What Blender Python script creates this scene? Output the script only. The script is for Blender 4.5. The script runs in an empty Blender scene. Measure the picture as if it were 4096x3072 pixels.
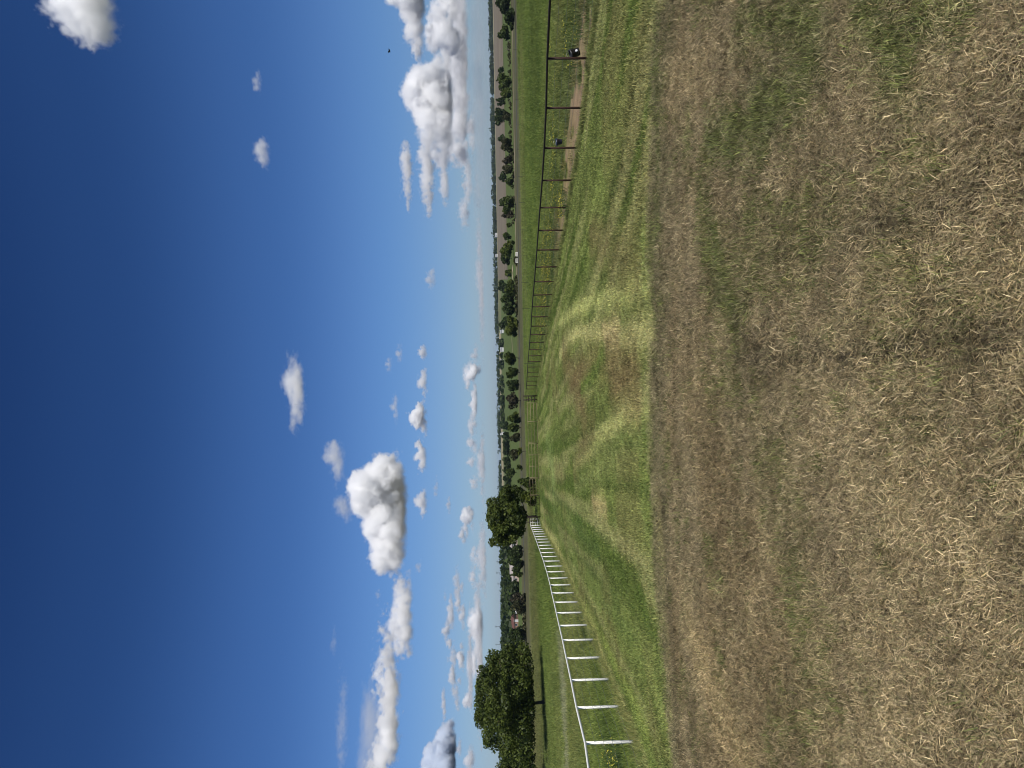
import bpy, math, random
import numpy as np
from mathutils import Vector, Matrix

S = bpy.context.scene
COL = S.collection
rng = np.random.default_rng(7)
random.seed(7)

# ------------------------------------------------------------------ camera, sky, sun, exposure
F_PX = 2844.0                                    # focal length in pixels of the 4096 px wide photograph
EYE = Vector((0, 0, 1.6))
_p = math.atan(58 / F_PX); _r = math.radians(1.09)
FW = Vector((0, math.cos(_p), -math.sin(_p)))
_r0 = Vector((1, 0, 0)); _u0 = _r0.cross(FW)
UP = _u0 * math.cos(_r) + _r0 * math.sin(_r)
RT = _r0 * math.cos(_r) - _u0 * math.sin(_r)
cam = bpy.data.cameras.new('camera')
cam_ob = bpy.data.objects.new('camera', cam); COL.objects.link(cam_ob)
cam.sensor_fit = 'HORIZONTAL'; cam.sensor_width = 36; cam.lens = 36 * F_PX / 4096
cam.clip_start = 0.05; cam.clip_end = 200000
_m = Matrix.Identity(4)
for _i in range(3):                              # the photograph was taken with the phone on its side
    _m[_i][0] = -UP[_i]; _m[_i][1] = RT[_i]; _m[_i][2] = -FW[_i]; _m[_i][3] = EYE[_i]
cam_ob.matrix_world = _m
S.camera = cam_ob

SUN_EL, SUN_AZ = math.radians(52), math.radians(154)     # azimuth clockwise from +Y
W = bpy.data.worlds.new('World'); S.world = W; W.use_nodes = True
wt = W.node_tree
sky = wt.nodes.new('ShaderNodeTexSky'); sky.sky_type = 'NISHITA'; sky.sun_disc = False
sky.sun_elevation = SUN_EL; sky.sun_rotation = SUN_AZ
sky.altitude = 200; sky.air_density = 1.0; sky.dust_density = 0.3; sky.ozone_density = 3.0
# one even tint by elevation, the same all round the compass: deep blue overhead, pale blue-grey low down
tc = wt.nodes.new('ShaderNodeTexCoord'); sep = wt.nodes.new('ShaderNodeSeparateXYZ')
wt.links.new(tc.outputs['Generated'], sep.inputs[0])
ramp = wt.nodes.new('ShaderNodeValToRGB'); ramp.color_ramp.interpolation = 'EASE'
SKY_TINT = [(0.0, (0.43, 0.57, 0.88)), (0.06, (0.42, 0.55, 0.82)), (0.16, (0.40, 0.575, 0.86)), (0.30, (0.30, 0.485, 0.78)),
            (0.48, (0.188, 0.348, 0.61)), (0.62, (0.135, 0.272, 0.52)), (1.0, (0.08, 0.18, 0.44))]
_el = ramp.color_ramp.elements
while len(_el) < len(SKY_TINT): _el.new(0.5)
for _e, (_t, _c) in zip(_el, SKY_TINT): _e.position = _t; _e.color = (*_c, 1)
wt.links.new(sep.outputs[2], ramp.inputs[0])
mul = wt.nodes.new('ShaderNodeMix'); mul.data_type = 'RGBA'; mul.blend_type = 'MULTIPLY'; mul.inputs[0].default_value = 1
wt.links.new(sky.outputs[0], mul.inputs[6]); wt.links.new(ramp.outputs[0], mul.inputs[7])
bg = wt.nodes['Background']; bg.inputs[1].default_value = 0.10
wt.links.new(mul.outputs[2], bg.inputs[0])

SUN_DIR = Vector((math.sin(SUN_AZ) * math.cos(SUN_EL), math.cos(SUN_AZ) * math.cos(SUN_EL), math.sin(SUN_EL)))
sun = bpy.data.lights.new('sun', 'SUN'); sun.energy = 5.0; sun.angle = math.radians(0.5); sun.color = (1, 0.96, 0.89)
sun_ob = bpy.data.objects.new('sun', sun); COL.objects.link(sun_ob)
sun_ob.rotation_euler = SUN_DIR.to_track_quat('Z', 'Y').to_euler()
S.view_settings.view_transform = 'Standard'; S.view_settings.look = 'None'
S.view_settings.exposure = 0; S.view_settings.gamma = 1; S.view_settings.use_curve_mapping = False
S.cycles.max_bounces = 18; S.cycles.volume_bounces = 16; S.cycles.transparent_max_bounces = 12
S.cycles.filter_width = 1.0; S.cycles.diffuse_bounces = 3; S.cycles.glossy_bounces = 2

# ------------------------------------------------------------------ where things are
def ray(X, Y):                                   # direction of photograph pixel (X, Y)
    return FW + RT * ((1536 - Y) / F_PX) + UP * ((2048 - X) / F_PX)
def at_depth(X, Y, D):
    d = ray(X, Y); return EYE + d * (D / d.y)
def to_px(x, y, z):                              # world arrays -> photograph pixels
    dx, dy, dz = x - EYE.x, y - EYE.y, z - EYE.z
    f = dx * FW.x + dy * FW.y + dz * FW.z; f = np.where(f < 0.05, 0.05, f)
    r = (dx * RT.x + dy * RT.y + dz * RT.z) / f; u = (dx * UP.x + dy * UP.y + dz * UP.z) / f
    return 2048 - u * F_PX, 1536 - r * F_PX
_far = [(240, -7.35), (300, -7.5), (450, -7.6), (700, -7.0), (1000, -6.0), (1365, -5.0), (1600, -4.6), (2600, -8), (9000, -60)]
_prof = {
    -.64: [(0, -1.6), (3, -1.68), (6, -1.9), (9, -2.42), (11.6, -2.85), (14, -2.98), (16.5, -3.08), (21.4, -3.26), (30, -3.72), (40, -4.15), (60, -4.9), (92, -5.72), (150, -6.6), (205, -7.05)],
    -.5: [(0, -1.6), (3, -1.68), (6, -1.88), (9, -2.22), (13, -2.78), (16.5, -3.07), (21.4, -3.26), (30, -3.72), (40, -4.15), (60, -4.9), (92, -5.72), (150, -6.6), (205, -7.05)],
    -.2: [(0, -1.6), (3, -1.68), (6, -1.86), (9, -2.16), (13, -2.62), (17, -2.93), (22, -3.16), (30, -3.45), (36, -3.66), (41, -3.85), (53, -4.12), (63, -4.28), (77.5, -4.5), (92, -4.9), (150, -6.3), (205, -7.05)],
    .03: [(0, -1.6), (3, -1.67), (6, -1.83), (9, -2.11), (13, -2.48), (17, -2.74), (22, -2.94), (30, -3.13), (44, -3.40), (49, -3.57), (56, -3.73), (66, -3.97), (76, -4.2), (92, -4.6), (150, -6.05), (205, -7.0)],
    .45: [(0, -1.6), (3, -1.66), (6, -1.80), (9, -2.05), (13, -2.40), (16, -2.58), (19.3, -2.73), (24, -2.92), (29, -3.04), (40, -3.4), (60, -4.0), (100, -4.95), (155, -6.1), (195, -6.9), (205, -7.0)],
}
_ss = np.array(sorted(_prof))
def height(x, y):
    x = np.asarray(x, float); y = np.asarray(y, float)
    s = np.clip(x / np.maximum(y, 3.0), _ss[0], _ss[-1])
    hs = []
    for k in _ss:
        pts = _prof[k] + _far
        hs.append(np.interp(np.sqrt(np.maximum(y, 0) ** 2 + (x * .12) ** 2 * (y < 3)), [p[0] for p in pts], [p[1] for p in pts]))
    out = np.zeros(np.broadcast(x, y).shape)
    for i in range(len(_ss) - 1):
        t = np.clip((s - _ss[i]) / (_ss[i + 1] - _ss[i]), 0, 1)
        out = np.where((s >= _ss[i]), hs[i] * (1 - t) + hs[i + 1] * t, out)
    near = np.exp(-np.hypot(x, y) / 60)
    out = out + near * (0.025 * np.sin(x * 1.1 + 0.7 * y) * np.sin(y * .8 - x * .4) + .012 * np.sin(x * 3.1 + 1) * np.sin(y * 2.7))
    return out + EYE.z
def hz(x, y): return float(height(np.array([x]), np.array([y]))[0])
def on_ground(X, Y, lo=0.5, hi=2500):            # where the ray of a photograph pixel meets the terrain
    d = ray(X, Y); d = d / d.y
    D = np.geomspace(lo, hi, 4000)
    px, py, pz = EYE.x + d.x * D, EYE.y + D, EYE.z + d.z * D
    below = np.nonzero(pz < height(px, py))[0]
    k = below[0] if len(below) else -1
    return float(px[k]), float(py[k])

def vnoise(x, y, seed=0):
    xi = np.floor(x).astype(np.int64); yi = np.floor(y).astype(np.int64); xf = x - xi; yf = y - yi
    u = xf * xf * (3 - 2 * xf); v = yf * yf * (3 - 2 * yf)
    def hsh(a, b):
        n = (a * 374761393 + b * 668265263 + seed * 982451653) & 0xffffffff
        n = ((n ^ (n >> 13)) * 1274126177) & 0xffffffff
        return ((n ^ (n >> 16)) & 0xffff) / 65535.0
    return (hsh(xi, yi) * (1 - u) + hsh(xi + 1, yi) * u) * (1 - v) + (hsh(xi, yi + 1) * (1 - u) + hsh(xi + 1, yi + 1) * u) * v
def fbm(x, y, seed=0, octv=4, gain=.5):
    a, t, n = 1.0, 0, 0
    for i in range(octv):
        t = t + a * vnoise(x * 2 ** i + 17.3 * i, y * 2 ** i - 9.1 * i, seed + i); n += a; a *= gain
    return t / n
def sstep(a, b, v): t = np.clip((v - a) / (b - a), 0, 1); return t * t * (3 - 2 * t)
def mixc(c, col, w): return c * (1 - w[..., None]) + np.array(col) * w[..., None]

# ------------------------------------------------------------------ fences as lines on the ground (2.44 m post spacing)
SP = 2.44
def left_post(n): D = (6.75 + n) * SP; Y = 1868 + 7506 / (6.75 + n); x = (1536 - Y) / F_PX * D; return x, D
def right_post(n): D = (7.9 + n) * SP; Y = 2012 - 14038 / (7.9 + n); x = (1536 - Y) / F_PX * D; return x, D
LA, LB = left_post(0), left_post(25); RA, RB = right_post(0), right_post(23)
def line_x(a, b, y): return a[0] + (b[0] - a[0]) * (y - a[1]) / (b[1] - a[1])
def lane_mask(x, y):
    l = sstep(-.15, .35, x - line_x(LA, LB, y)); r = sstep(-.15, .35, line_x(RA, RB, y) - x)
    return l * r * (y < 77.5)

# ------------------------------------------------------------------ what colour the ground is, where
EDGE_PX = [(2672, -60), (2655, 120), (2630, 420), (2622, 900), (2628, 1300), (2628, 1700), (2640, 2100), (2662, 2500), (2700, 2900), (2725, 3130)]
EDGE = [on_ground(p[0] + 2, p[1]) for p in EDGE_PX]
_ea = np.array([math.atan2(p[0], p[1]) for p in EDGE][::-1]); _ed = np.array([math.hypot(*p) for p in EDGE][::-1])
def edge_dist(x, y):                             # > 0 beyond the edge of the dry strip, metres
    a = np.arctan2(x, np.maximum(y, .01)); return np.hypot(x, y) - np.interp(a, _ea, _ed)
STROKES = [  # pixel polyline, half width (m), colour, strength : wheel tracks and worn places
    ([(2241, 1426), (2278, 1352), (2333, 1324), (2426, 1333), (2620, 1337)], .22, (.36, .34, .16), 1.0),
    ([(2241, 1296), (2296, 1241), (2389, 1204), (2500, 1176), (2610, 1130)], .22, (.31, .32, .13), 1.0),
    ([(2420, 1345), (2480, 1338)], .32, (.36, .29, .16), .7),
    ([(2240, 1722), (2262, 1900), (2272, 2130)], .22, (.075, .105, .028), .6),
    ([(2190, 1780), (2215, 1860), (2215, 1960)], 1.3, (.165, .215, .075), .65),
    ([(2296, 1870), (2407, 1759), (2519, 1630), (2611, 1574)], .24, (.30, .30, .125), .85),
    ([(2300, 1960), (2420, 1850), (2540, 1760), (2620, 1700)], .3, (.19, .21, .08), .45),
    ([(2260, 1440), (2300, 1530), (2340, 1640)], .95, (.135, .105, .050), .75),
    ([(2300, 1500), (2420, 1430), (2560, 1490)], .55, (.150, .115, .055), .7),
    ([(2370, 940), (2450, 1010), (2560, 1080)], .6, (.150, .125, .058), .65),
    ([(2450, 1520), (2560, 1560)], .5, (.150, .115, .055), .7),
    ([(2380, 1700), (2330, 1800), (2300, 1880)], .45, (.13, .105, .05), .6),
    ([(2330, 1560), (2390, 1480), (2420, 1400)], .25, (.085, .15, .025), .6),
    ([(2175, 1930), (2250, 2010), (2330, 2090)], .32, (.05, .085, .02), .6),
    ([(2170, 1985), (2260, 2075), (2400, 2200)], .3, (.055, .09, .022), .55),
    ([(2182, 2060), (2300, 2200), (2480, 2400)], .22, (.065, .10, .026), .5),
    ([(2210, 2110), (2330, 2300), (2540, 2560)], .2, (.07, .105, .028), .5),
    ([(2376, 2004), (2426, 2020)], .30, (.40, .32, .17), .8),
    ([(2171, 2103), (2212, 2163), (2253, 2244), (2301, 2347)], .42, (.25, .24, .10), .8),
    ([(2300, 2377), (2355, 2477), (2395, 2567), (2436, 2689)], .34, (.25, .24, .10), .75),
    ([(2480, 2800), (2540, 2950), (2600, 3090)], .26, (.24, .235, .10), .6),
    ([(2330, 2420), (2420, 2560), (2500, 2720), (2600, 2950)], .2, (.20, .24, .06), .5),
    ([(2640, 0), (2650, 500), (2640, 1000)], .12, (.06, .085, .03), .5),
    ([(2650, 2000), (2690, 2600), (2730, 3060)], .14, (.22, .22, .08), .7),
    ([(2668, 2000), (2710, 2600), (2760, 3060)], .2, (.08, .075, .035), .6),
    ([(2760, 2440), (2830, 2650), (2960, 2960), (3030, 3080)], .22, (.34, .27, .14), .6),
    ([(2860, 2800), (2960, 3010)], .2, (.36, .28, .16), .6),
    ([(2300, 330), (2345, 120)], .3, (.19, .19, .08), .5),
    ([(2700, 330), (2760, 300), (2850, 260)], .25, (.33, .26, .15), .6),
    ([(2860, 560), (2980, 520), (3120, 430), (3260, 300)], .16, (.06, .085, .025), .75),
    ([(2990, 80), (3160, 120), (3300, 140)], .14, (.085, .11, .034), .55),
    ([(3050, 330), (3120, 470), (3070, 600)], .1, (.055, .085, .022), .7),
    ([(2880, 940), (2900, 1010)], .12, (.06, .10, .025), .8),
    ([(2890, 1130), (2960, 1240)], .16, (.07, .10, .03), .6),
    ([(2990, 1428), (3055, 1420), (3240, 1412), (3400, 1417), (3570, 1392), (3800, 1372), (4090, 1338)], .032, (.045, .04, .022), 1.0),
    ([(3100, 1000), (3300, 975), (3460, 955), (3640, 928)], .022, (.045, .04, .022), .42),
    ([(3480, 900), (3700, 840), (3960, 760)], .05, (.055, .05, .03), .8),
    ([(3480, 20), (3560, 150), (3620, 320)], .11, (.10, .125, .038), .75),
    ([(3180, 30), (3300, 90)], .13, (.095, .12, .036), .6),
    ([(3700, 60), (3850, 30)], .12, (.10, .12, .04), .6),
]
STROKES = [(a, b, tuple(q * 1.2 for q in c) if i < 27 else c, min(1, d * 1.15)) for i, (a, b, c, d) in enumerate(STROKES)]
_STW = [(np.array([on_ground(*p) for p in pl]), w, c, s) for pl, w, c, s in STROKES]
def ground_colour(x, y):
    """albedo (n,3), greenness 0..1, of the land at world x, y"""
    x = np.asarray(x, float); y = np.asarray(y, float)
    z = height(x, y); X, Y = to_px(x, y, z); r = np.hypot(x, y)
    hor = 1990 + .019 * (Y - 1536)
    # far and middle land: pasture
    n0 = fbm(x / 40, y / 40, 3); n1 = fbm(x / 9, y / 14, 5); n2 = fbm(x / 2.2, y / 3.4, 11)
    c = np.array((.120, .158, .036)) * (0.72 + .55 * n1[..., None]) * (0.8 + .4 * n0[..., None])
    c = mixc(c, (.185, .180, .07), .55 * sstep(.5, .75, n0))
    c = mixc(c, (.050, .085, .018), .5 * sstep(.55, .75, n2) * (r < 130))
    c = c * (.80 + .42 * fbm(x / 7, y / 1.6, 13)[..., None])
    c = mixc(c, (.135, .120, .055), .55 * sstep(-.12, -.2, x / np.maximum(y, 1)) * sstep(95, 110, y) * (y < 205))
    # strip of bare reddish soil and dry weeds behind the dark fence
    off = x - line_x(RA, RB, y)
    c = mixc(c, (.060, .090, .035), .6 * sstep(.1, .8, off) * sstep(6.5, 3.0, off) * (y < 60))
    soil = sstep(.05, .35, off) * sstep(3.6, 2.2, off + 1.4 * (n2 - .5)) * sstep(42, 30, y) * (y > 5)
    c = mixc(c, (.30, .205, .125), .9 * soil * sstep(.33, .48, fbm(x * 1.1, y * .7, 23)))
    c = mixc(c, (.20, .22, .03), .25 * sstep(.8, 1.8, off) * sstep(6, 3.5, off) * sstep(22, 30, y) * (y < 75) * sstep(.4, .6, n2))
    # left pasture: pale seeding band
    offl = line_x(LA, LB, y) - x
    c = mixc(c, (.27, .27, .17), .75 * sstep(-16, -19, x) * sstep(46, 49, y) * sstep(57, 53, y) * sstep(.32, .5, n2))
    # land by the road and beyond
    c = mixc(c, (.090, .083, .044), .85 * sstep(165, 180, y) * sstep(262, 250, y))
    c = mixc(c, (.085, .115, .032), .9 * sstep(255, 268, y))
    c = mixc(c, (.20, .175, .095), .55 * sstep(700, 800, y) * sstep(.42, .55, fbm(x / 260, y / 160, 41)))
    c = mixc(c, (.150, .145, .118), .9 * sstep(1550, 2100, r))          # distant farmland, dry and mixed
    green = np.full(x.shape, .8)
    # the mown lane between the fences
    u = x + .13 * y; v = y - .13 * x
    st = fbm(u / .50, v / 13.0, 31); st2 = fbm(u / 2.4, v / 12.0, 37)
    mow = np.tanh(2.2 * np.sin(2 * np.pi * u / 2.5 + 0.7 * (fbm(u / 3, v / 14, 29) - .5))) * sstep(14, 22, y)
    fine = fbm(u / .17, v / 7.0, 33, 3)
    lane = np.array((.142, .172, .050)) * (.16 + .72 * st[..., None] + .30 * st2[..., None] + .62 * fine[..., None] + .08 * mow[..., None])
    lane = mixc(lane, (.250, .250, .108), .80 * sstep(.50, .64, fbm(u / .6, v / 15.0, 43)))
    lane = mixc(lane, (.165, .145, .062), .5 * sstep(.56, .72, fbm(x / 3.4, y / 5.2, 47)))
    lane = mixc(lane, (.066, .106, .018), .7 * sstep(.54, .66, fbm(u / .7, v / 15.0, 53)))
    for uo, wd, sg in ((-6.2, .16, -1), (-4.7, .14, 1), (-3.1, .16, -1), (-1.6, .18, 1), (-.3, .15, -1), (1.2, .18, 1), (2.9, .16, -1), (4.4, .2, 1), (6.1, .17, -1)):
        wv = np.exp(-((u - uo - .3 * (fbm(v / 11, v * 0 + uo, 57) - .5)) / wd) ** 2) * sstep(.30, .5, fbm(v / 9, v * 0 + uo * 3, 59)) * .65
        lane = mixc(lane, (.285, .28, .125) if sg > 0 else (.066, .098, .022), wv)
    lm = lane_mask(x, y)
    stn = np.where(r > 8.5, .35 + 1.15 * fbm(u / .24, v / 7.0, 35, 3), .95)
    c = c * (1 - lm[..., None]) + lane * lm[..., None]
    # the dry strip the photographer stands on
    ed = edge_dist(x, y) + 1.5 * (fbm(x * .6, y * .6, 61) - .5) + 1.5 * (fbm(x * 2.6, y * 2.6, 62) - .5)
    dry = sstep(1.1, -.75, ed)
    d = np.array((.222, .180, .108)) * (.60 + .62 * fbm(x * 2.2, y * 2.2, 67)[..., None])
    red = .65 * sstep(.42, .62, fbm(x / 1.7 + 3, y / 1.5, 71)) * sstep(3.2, 5.0, r)*(.55+.45*sstep(1.5,-1.0,x))
    d = mixc(d, (.165, .118, .056), red)
    grn = sstep(.57, .72, fbm(x * 1.3 + 7, y * 1.5, 73)) * .75 + .22 * sstep(.5, .62, fbm(x * 4.2, y * 4.2, 79))
    grn = np.clip(grn * (0.55 + .6 * sstep(-2, 3, x)) * (.45 + .55 * sstep(2.6, 4.5, r)), 0, 1)
    d = mixc(d, (.115, .115, .042), grn * .6)
    d = mixc(d, (.30, .25, .15), .5 * sstep(.55, .7, fbm(x * 1.7, y * 1.7, 83)) * (1 - grn))
    c = c * (1 - dry[..., None]) + d * dry[..., None]
    green = green * (1 - dry) + grn * dry
    c = mixc(c, (.112, .104, .052), .85 * sstep(.5, -.15, ed) * sstep(-1.5, -.7, ed))
    # wheel tracks, worn and lush places
    mark = np.zeros(x.shape)
    wob = .35 * (fbm(x * 1.3, y * 1.3, 89) - .5)
    for P, w, col, s in _STW:
        near = (np.abs(y - P[:, 1].mean()) < np.ptp(P[:, 1]) / 2 + 4 * w + 1)
        if not near.any(): continue
        xx, yy = x[near], y[near]; dm = np.full(xx.shape, 1e9)
        for a, b in zip(P[:-1], P[1:]):
            ab = b - a; t = np.clip(((xx - a[0]) * ab[0] + (yy - a[1]) * ab[1]) / (ab @ ab + 1e-9), 0, 1)
            dm = np.minimum(dm, np.hypot(xx - a[0] - t * ab[0], (yy - a[1] - t * ab[1])))
        k = s * np.exp(-((np.maximum(dm + wob[near] * w * 2, 0) / (w * 1.15)) ** 2)) * (.6 + .5 * n2[near] + (.35 if w < .034 else 0)) * stn[near]
        c[near] = mixc(c[near], col, np.clip(k, 0, 1))
        if max(col) < .11 and col[0] > col[1] * .95: mark[near] = np.maximum(mark[near], np.clip(k, 0, 1))
        if col[1] > col[0] * 1.1: green[near] = np.maximum(green[near], np.clip(k * 1.9, 0, 1.6) * (dry[near] > .5))
        if col[0] > col[1]: green[near] = green[near] * (1 - .8 * np.clip(k, 0, 1))
    return np.clip(c * .86, .008, .6), np.clip(green, 0, 1.4), dry, lm, mark

# ------------------------------------------------------------------ helpers: tags, meshes, materials
def tag(o, label=None, cat=None, group=None, kind=None):
    if label: o['label'] = label
    if cat: o['category'] = cat
    if group: o['group'] = group
    if kind: o['kind'] = kind
    return o
def link_mesh(name, verts, faces, mat=None, parent=None, smooth=False, loc=None):
    me = bpy.data.meshes.new(name)
    if isinstance(verts, np.ndarray) and isinstance(faces, np.ndarray):
        k = faces.shape[1]
        me.vertices.add(len(verts)); me.vertices.foreach_set('co', verts.astype(np.float32).ravel())
        me.loops.add(faces.size); me.loops.foreach_set('vertex_index', faces.astype(np.int32).ravel())
        me.polygons.add(len(faces)); me.polygons.foreach_set('loop_start', np.arange(0, faces.size, k, dtype=np.int32))
        me.update(calc_edges=True); me.validate()
    else:
        me.from_pydata([tuple(v) for v in verts], [], [tuple(f) for f in faces]); me.update()
    if smooth: me.polygons.foreach_set('use_smooth', [True] * len(me.polygons))
    o = bpy.data.objects.new(name, me)
    if mat: me.materials.append(mat)
    COL.objects.link(o)
    if parent: o.parent = parent
    if loc is not None: o.location = loc
    return o
def empty(name, loc, rz=0):
    o = bpy.data.objects.new(name, None); COL.objects.link(o); o.location = loc; o.rotation_euler = (0, 0, rz); o.empty_display_size = .2
    return o
def copy_tree(o, parent=None):
    c = o.copy(); COL.objects.link(c)
    if parent: c.parent = parent
    for ch in list(o.children): copy_tree(ch, c)
    return c
class MB:
    def __init__(s): s.v = []; s.f = []
    def tube(s, pts, r, n=8, cap=True):
        pts = [Vector(p) for p in pts]; rs = r if isinstance(r, (list, tuple)) else [r] * len(pts)
        b = len(s.v)
        for i, p in enumerate(pts):
            t = (pts[min(i + 1, len(pts) - 1)] - pts[max(i - 1, 0)]).normalized()
            a = t.cross(Vector((0, 0, 1)));
            if a.length < .05: a = t.cross(Vector((0, 1, 0)))
            a.normalize(); c = t.cross(a).normalized()
            for k in range(n):
                q = 2 * math.pi * k / n; s.v.append(p + (a * math.cos(q) + c * math.sin(q)) * rs[i])
        for i in range(len(pts) - 1):
            for k in range(n):
                k2 = (k + 1) % n; s.f.append((b + i * n + k, b + i * n + k2, b + (i + 1) * n + k2, b + (i + 1) * n + k))
        if cap:
            s.f.append(tuple(b + k for k in range(n))[::-1]); e = b + (len(pts) - 1) * n; s.f.append(tuple(e + k for k in range(n)))
    def box(s, c, d, rz=0):
        b = len(s.v); m = Matrix.Rotation(rz, 3, 'Z')
        for z in (-1, 1):
            for y in (-1, 1):
                for x in (-1, 1): s.v.append(Vector(c) + m @ Vector((x * d[0] / 2, y * d[1] / 2, z * d[2] / 2)))
        for q in ((0, 2, 3, 1), (4, 5, 7, 6), (0, 1, 5, 4), (2, 6, 7, 3), (0, 4, 6, 2), (1, 3, 7, 5)): s.f.append(tuple(b + i for i in q))
    def build(s, name, mat, parent=None, smooth=False, loc=None): return link_mesh(name, s.v, s.f, mat, parent, smooth, loc)

def node(t, typ, **kw):
    n = t.nodes.new(typ)
    for k, v in kw.items(): setattr(n, k, v)
    return n
def material(name, col, rough=.6, var=.25, scale=8, metal=0, bump=0, col2=None, detail=4, spec=.3):
    """Principled with a noise-mottled base colour"""
    m = bpy.data.materials.new(name); m.use_nodes = True; t = m.node_tree; p = t.nodes['Principled BSDF']
    tcn = node(t, 'ShaderNodeTexCoord'); ns = node(t, 'ShaderNodeTexNoise'); ns.inputs['Scale'].default_value = scale; ns.inputs['Detail'].default_value = detail
    t.links.new(tcn.outputs['Object'], ns.inputs['Vector'])
    mx = node(t, 'ShaderNodeMix', data_type='RGBA'); t.links.new(ns.outputs[0], mx.inputs[0])
    c2 = col2 or tuple(min(1, c * (1 + var)) for c in col); c1 = tuple(c * (1 - var) for c in col) if not col2 else col
    mx.inputs[6].default_value = (*c1, 1); mx.inputs[7].default_value = (*c2, 1)
    t.links.new(mx.outputs[2], p.inputs['Base Color']); p.inputs['Roughness'].default_value = rough; p.inputs['Metallic'].default_value = metal
    p.inputs['Specular IOR Level'].default_value = spec
    if bump:
        b = node(t, 'ShaderNodeBump'); b.inputs['Strength'].default_value = bump; b.inputs['Distance'].default_value = .02
        t.links.new(ns.outputs[0], b.inputs['Height']); t.links.new(b.outputs[0], p.inputs['Normal'])
    return m

# ------------------------------------------------------------------ ground: one sheet out past the horizon
def ground_material():
    m = bpy.data.materials.new('ground'); m.use_nodes = True; t = m.node_tree; p = t.nodes['Principled BSDF']; L = t.links
    at = node(t, 'ShaderNodeAttribute', attribute_name='land'); geo = node(t, 'ShaderNodeNewGeometry')
    def nz(scale, detail, vec=None):
        n = node(t, 'ShaderNodeTexNoise'); n.inputs['Scale'].default_value = scale; n.inputs['Detail'].default_value = detail; n.inputs['Roughness'].default_value = .6
        L.new(vec or geo.outputs['Position'], n.inputs['Vector']); return n.outputs[0]
    mp = node(t, 'ShaderNodeMapping'); mp.inputs['Rotation'].default_value = (0, 0, math.radians(-8)); mp.inputs['Scale'].default_value = (1, .32, 1)
    L.new(geo.outputs['Position'], mp.inputs['Vector'])
    a = nz(45, 4); b = nz(2.6, 6, mp.outputs[0]); c = nz(.35, 6, mp.outputs[0])
    def rng_(v, lo, hi, f0=.3, f1=.7):
        r = node(t, 'ShaderNodeMapRange'); L.new(v, r.inputs[0]); r.inputs[1].default_value = f0; r.inputs[2].default_value = f1; r.inputs[3].default_value = lo; r.inputs[4].default_value = hi; return r.outputs[0]
    def mt(op, x, y):
        n = node(t, 'ShaderNodeMath', operation=op); L.new(x, n.inputs[0])
        if isinstance(y, float): n.inputs[1].default_value = y
        else: L.new(y, n.inputs[1])
        return n.outputs[0]
    k = mt('MULTIPLY', mt('MULTIPLY', rng_(a, .6, 1.35), rng_(b, .72, 1.28)), rng_(c, .82, 1.18))
    vm = node(t, 'ShaderNodeVectorMath', operation='SCALE'); L.new(at.outputs['Color'], vm.inputs[0]); L.new(k, vm.inputs['Scale'])
    L.new(vm.outputs[0], p.inputs['Base Color']); p.inputs['Roughness'].default_value = .95; p.inputs['Specular IOR Level'].default_value = .1
    bp = node(t, 'ShaderNodeBump'); bp.inputs['Strength'].default_value = .7; bp.inputs['Distance'].default_value = .05
    L.new(mt('ADD', a, b), bp.inputs['Height']); L.new(bp.outputs[0], p.inputs['Normal'])
    return m
M_GROUND = ground_material()
def polar_sheet():
    ang = np.concatenate([np.radians(np.linspace(-180, -44, 22, endpoint=False)), np.radians(np.linspace(-44, 44, 330, endpoint=False)), np.radians(np.linspace(44, 180, 22, endpoint=False))])
    rad = np.concatenate([np.geomspace(.25, 1.4, 8, endpoint=False), np.geomspace(1.4, 60, 420, endpoint=False), np.geomspace(60, 1700, 240, endpoint=False), np.geomspace(1700, 9000, 12)])
    A, Rr = np.meshgrid(ang, rad); x = (Rr * np.sin(A)).ravel(); y = (Rr * np.cos(A)).ravel(); z = height(x, y)
    na, nr = len(ang), len(rad)
    i = np.arange(nr - 1)[:, None] * na; j = np.arange(na)[None, :]; j2 = (j + 1) % na
    f = np.stack([i + j, i + j2, i + na + j2, i + na + j], -1).reshape(-1, 4)
    v = np.stack([x, y, z], -1)
    v = np.vstack([v, [[0, 0, hz(0, 0)]]])
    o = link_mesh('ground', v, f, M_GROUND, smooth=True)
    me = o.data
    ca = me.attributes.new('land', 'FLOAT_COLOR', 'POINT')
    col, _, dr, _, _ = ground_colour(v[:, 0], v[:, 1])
    col = mixc(col, (.042, .034, .020), .92 * dr * sstep(9.5, 4, np.hypot(v[:, 0], v[:, 1])))      # bare thatch under the loose straw, painted extra dark for shade in the gaps
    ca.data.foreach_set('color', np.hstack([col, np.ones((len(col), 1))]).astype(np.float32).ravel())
    tag(o, 'mown grass lane, dry turf strip and pastures of the open land', kind='structure')
    return o
polar_sheet()

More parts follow.
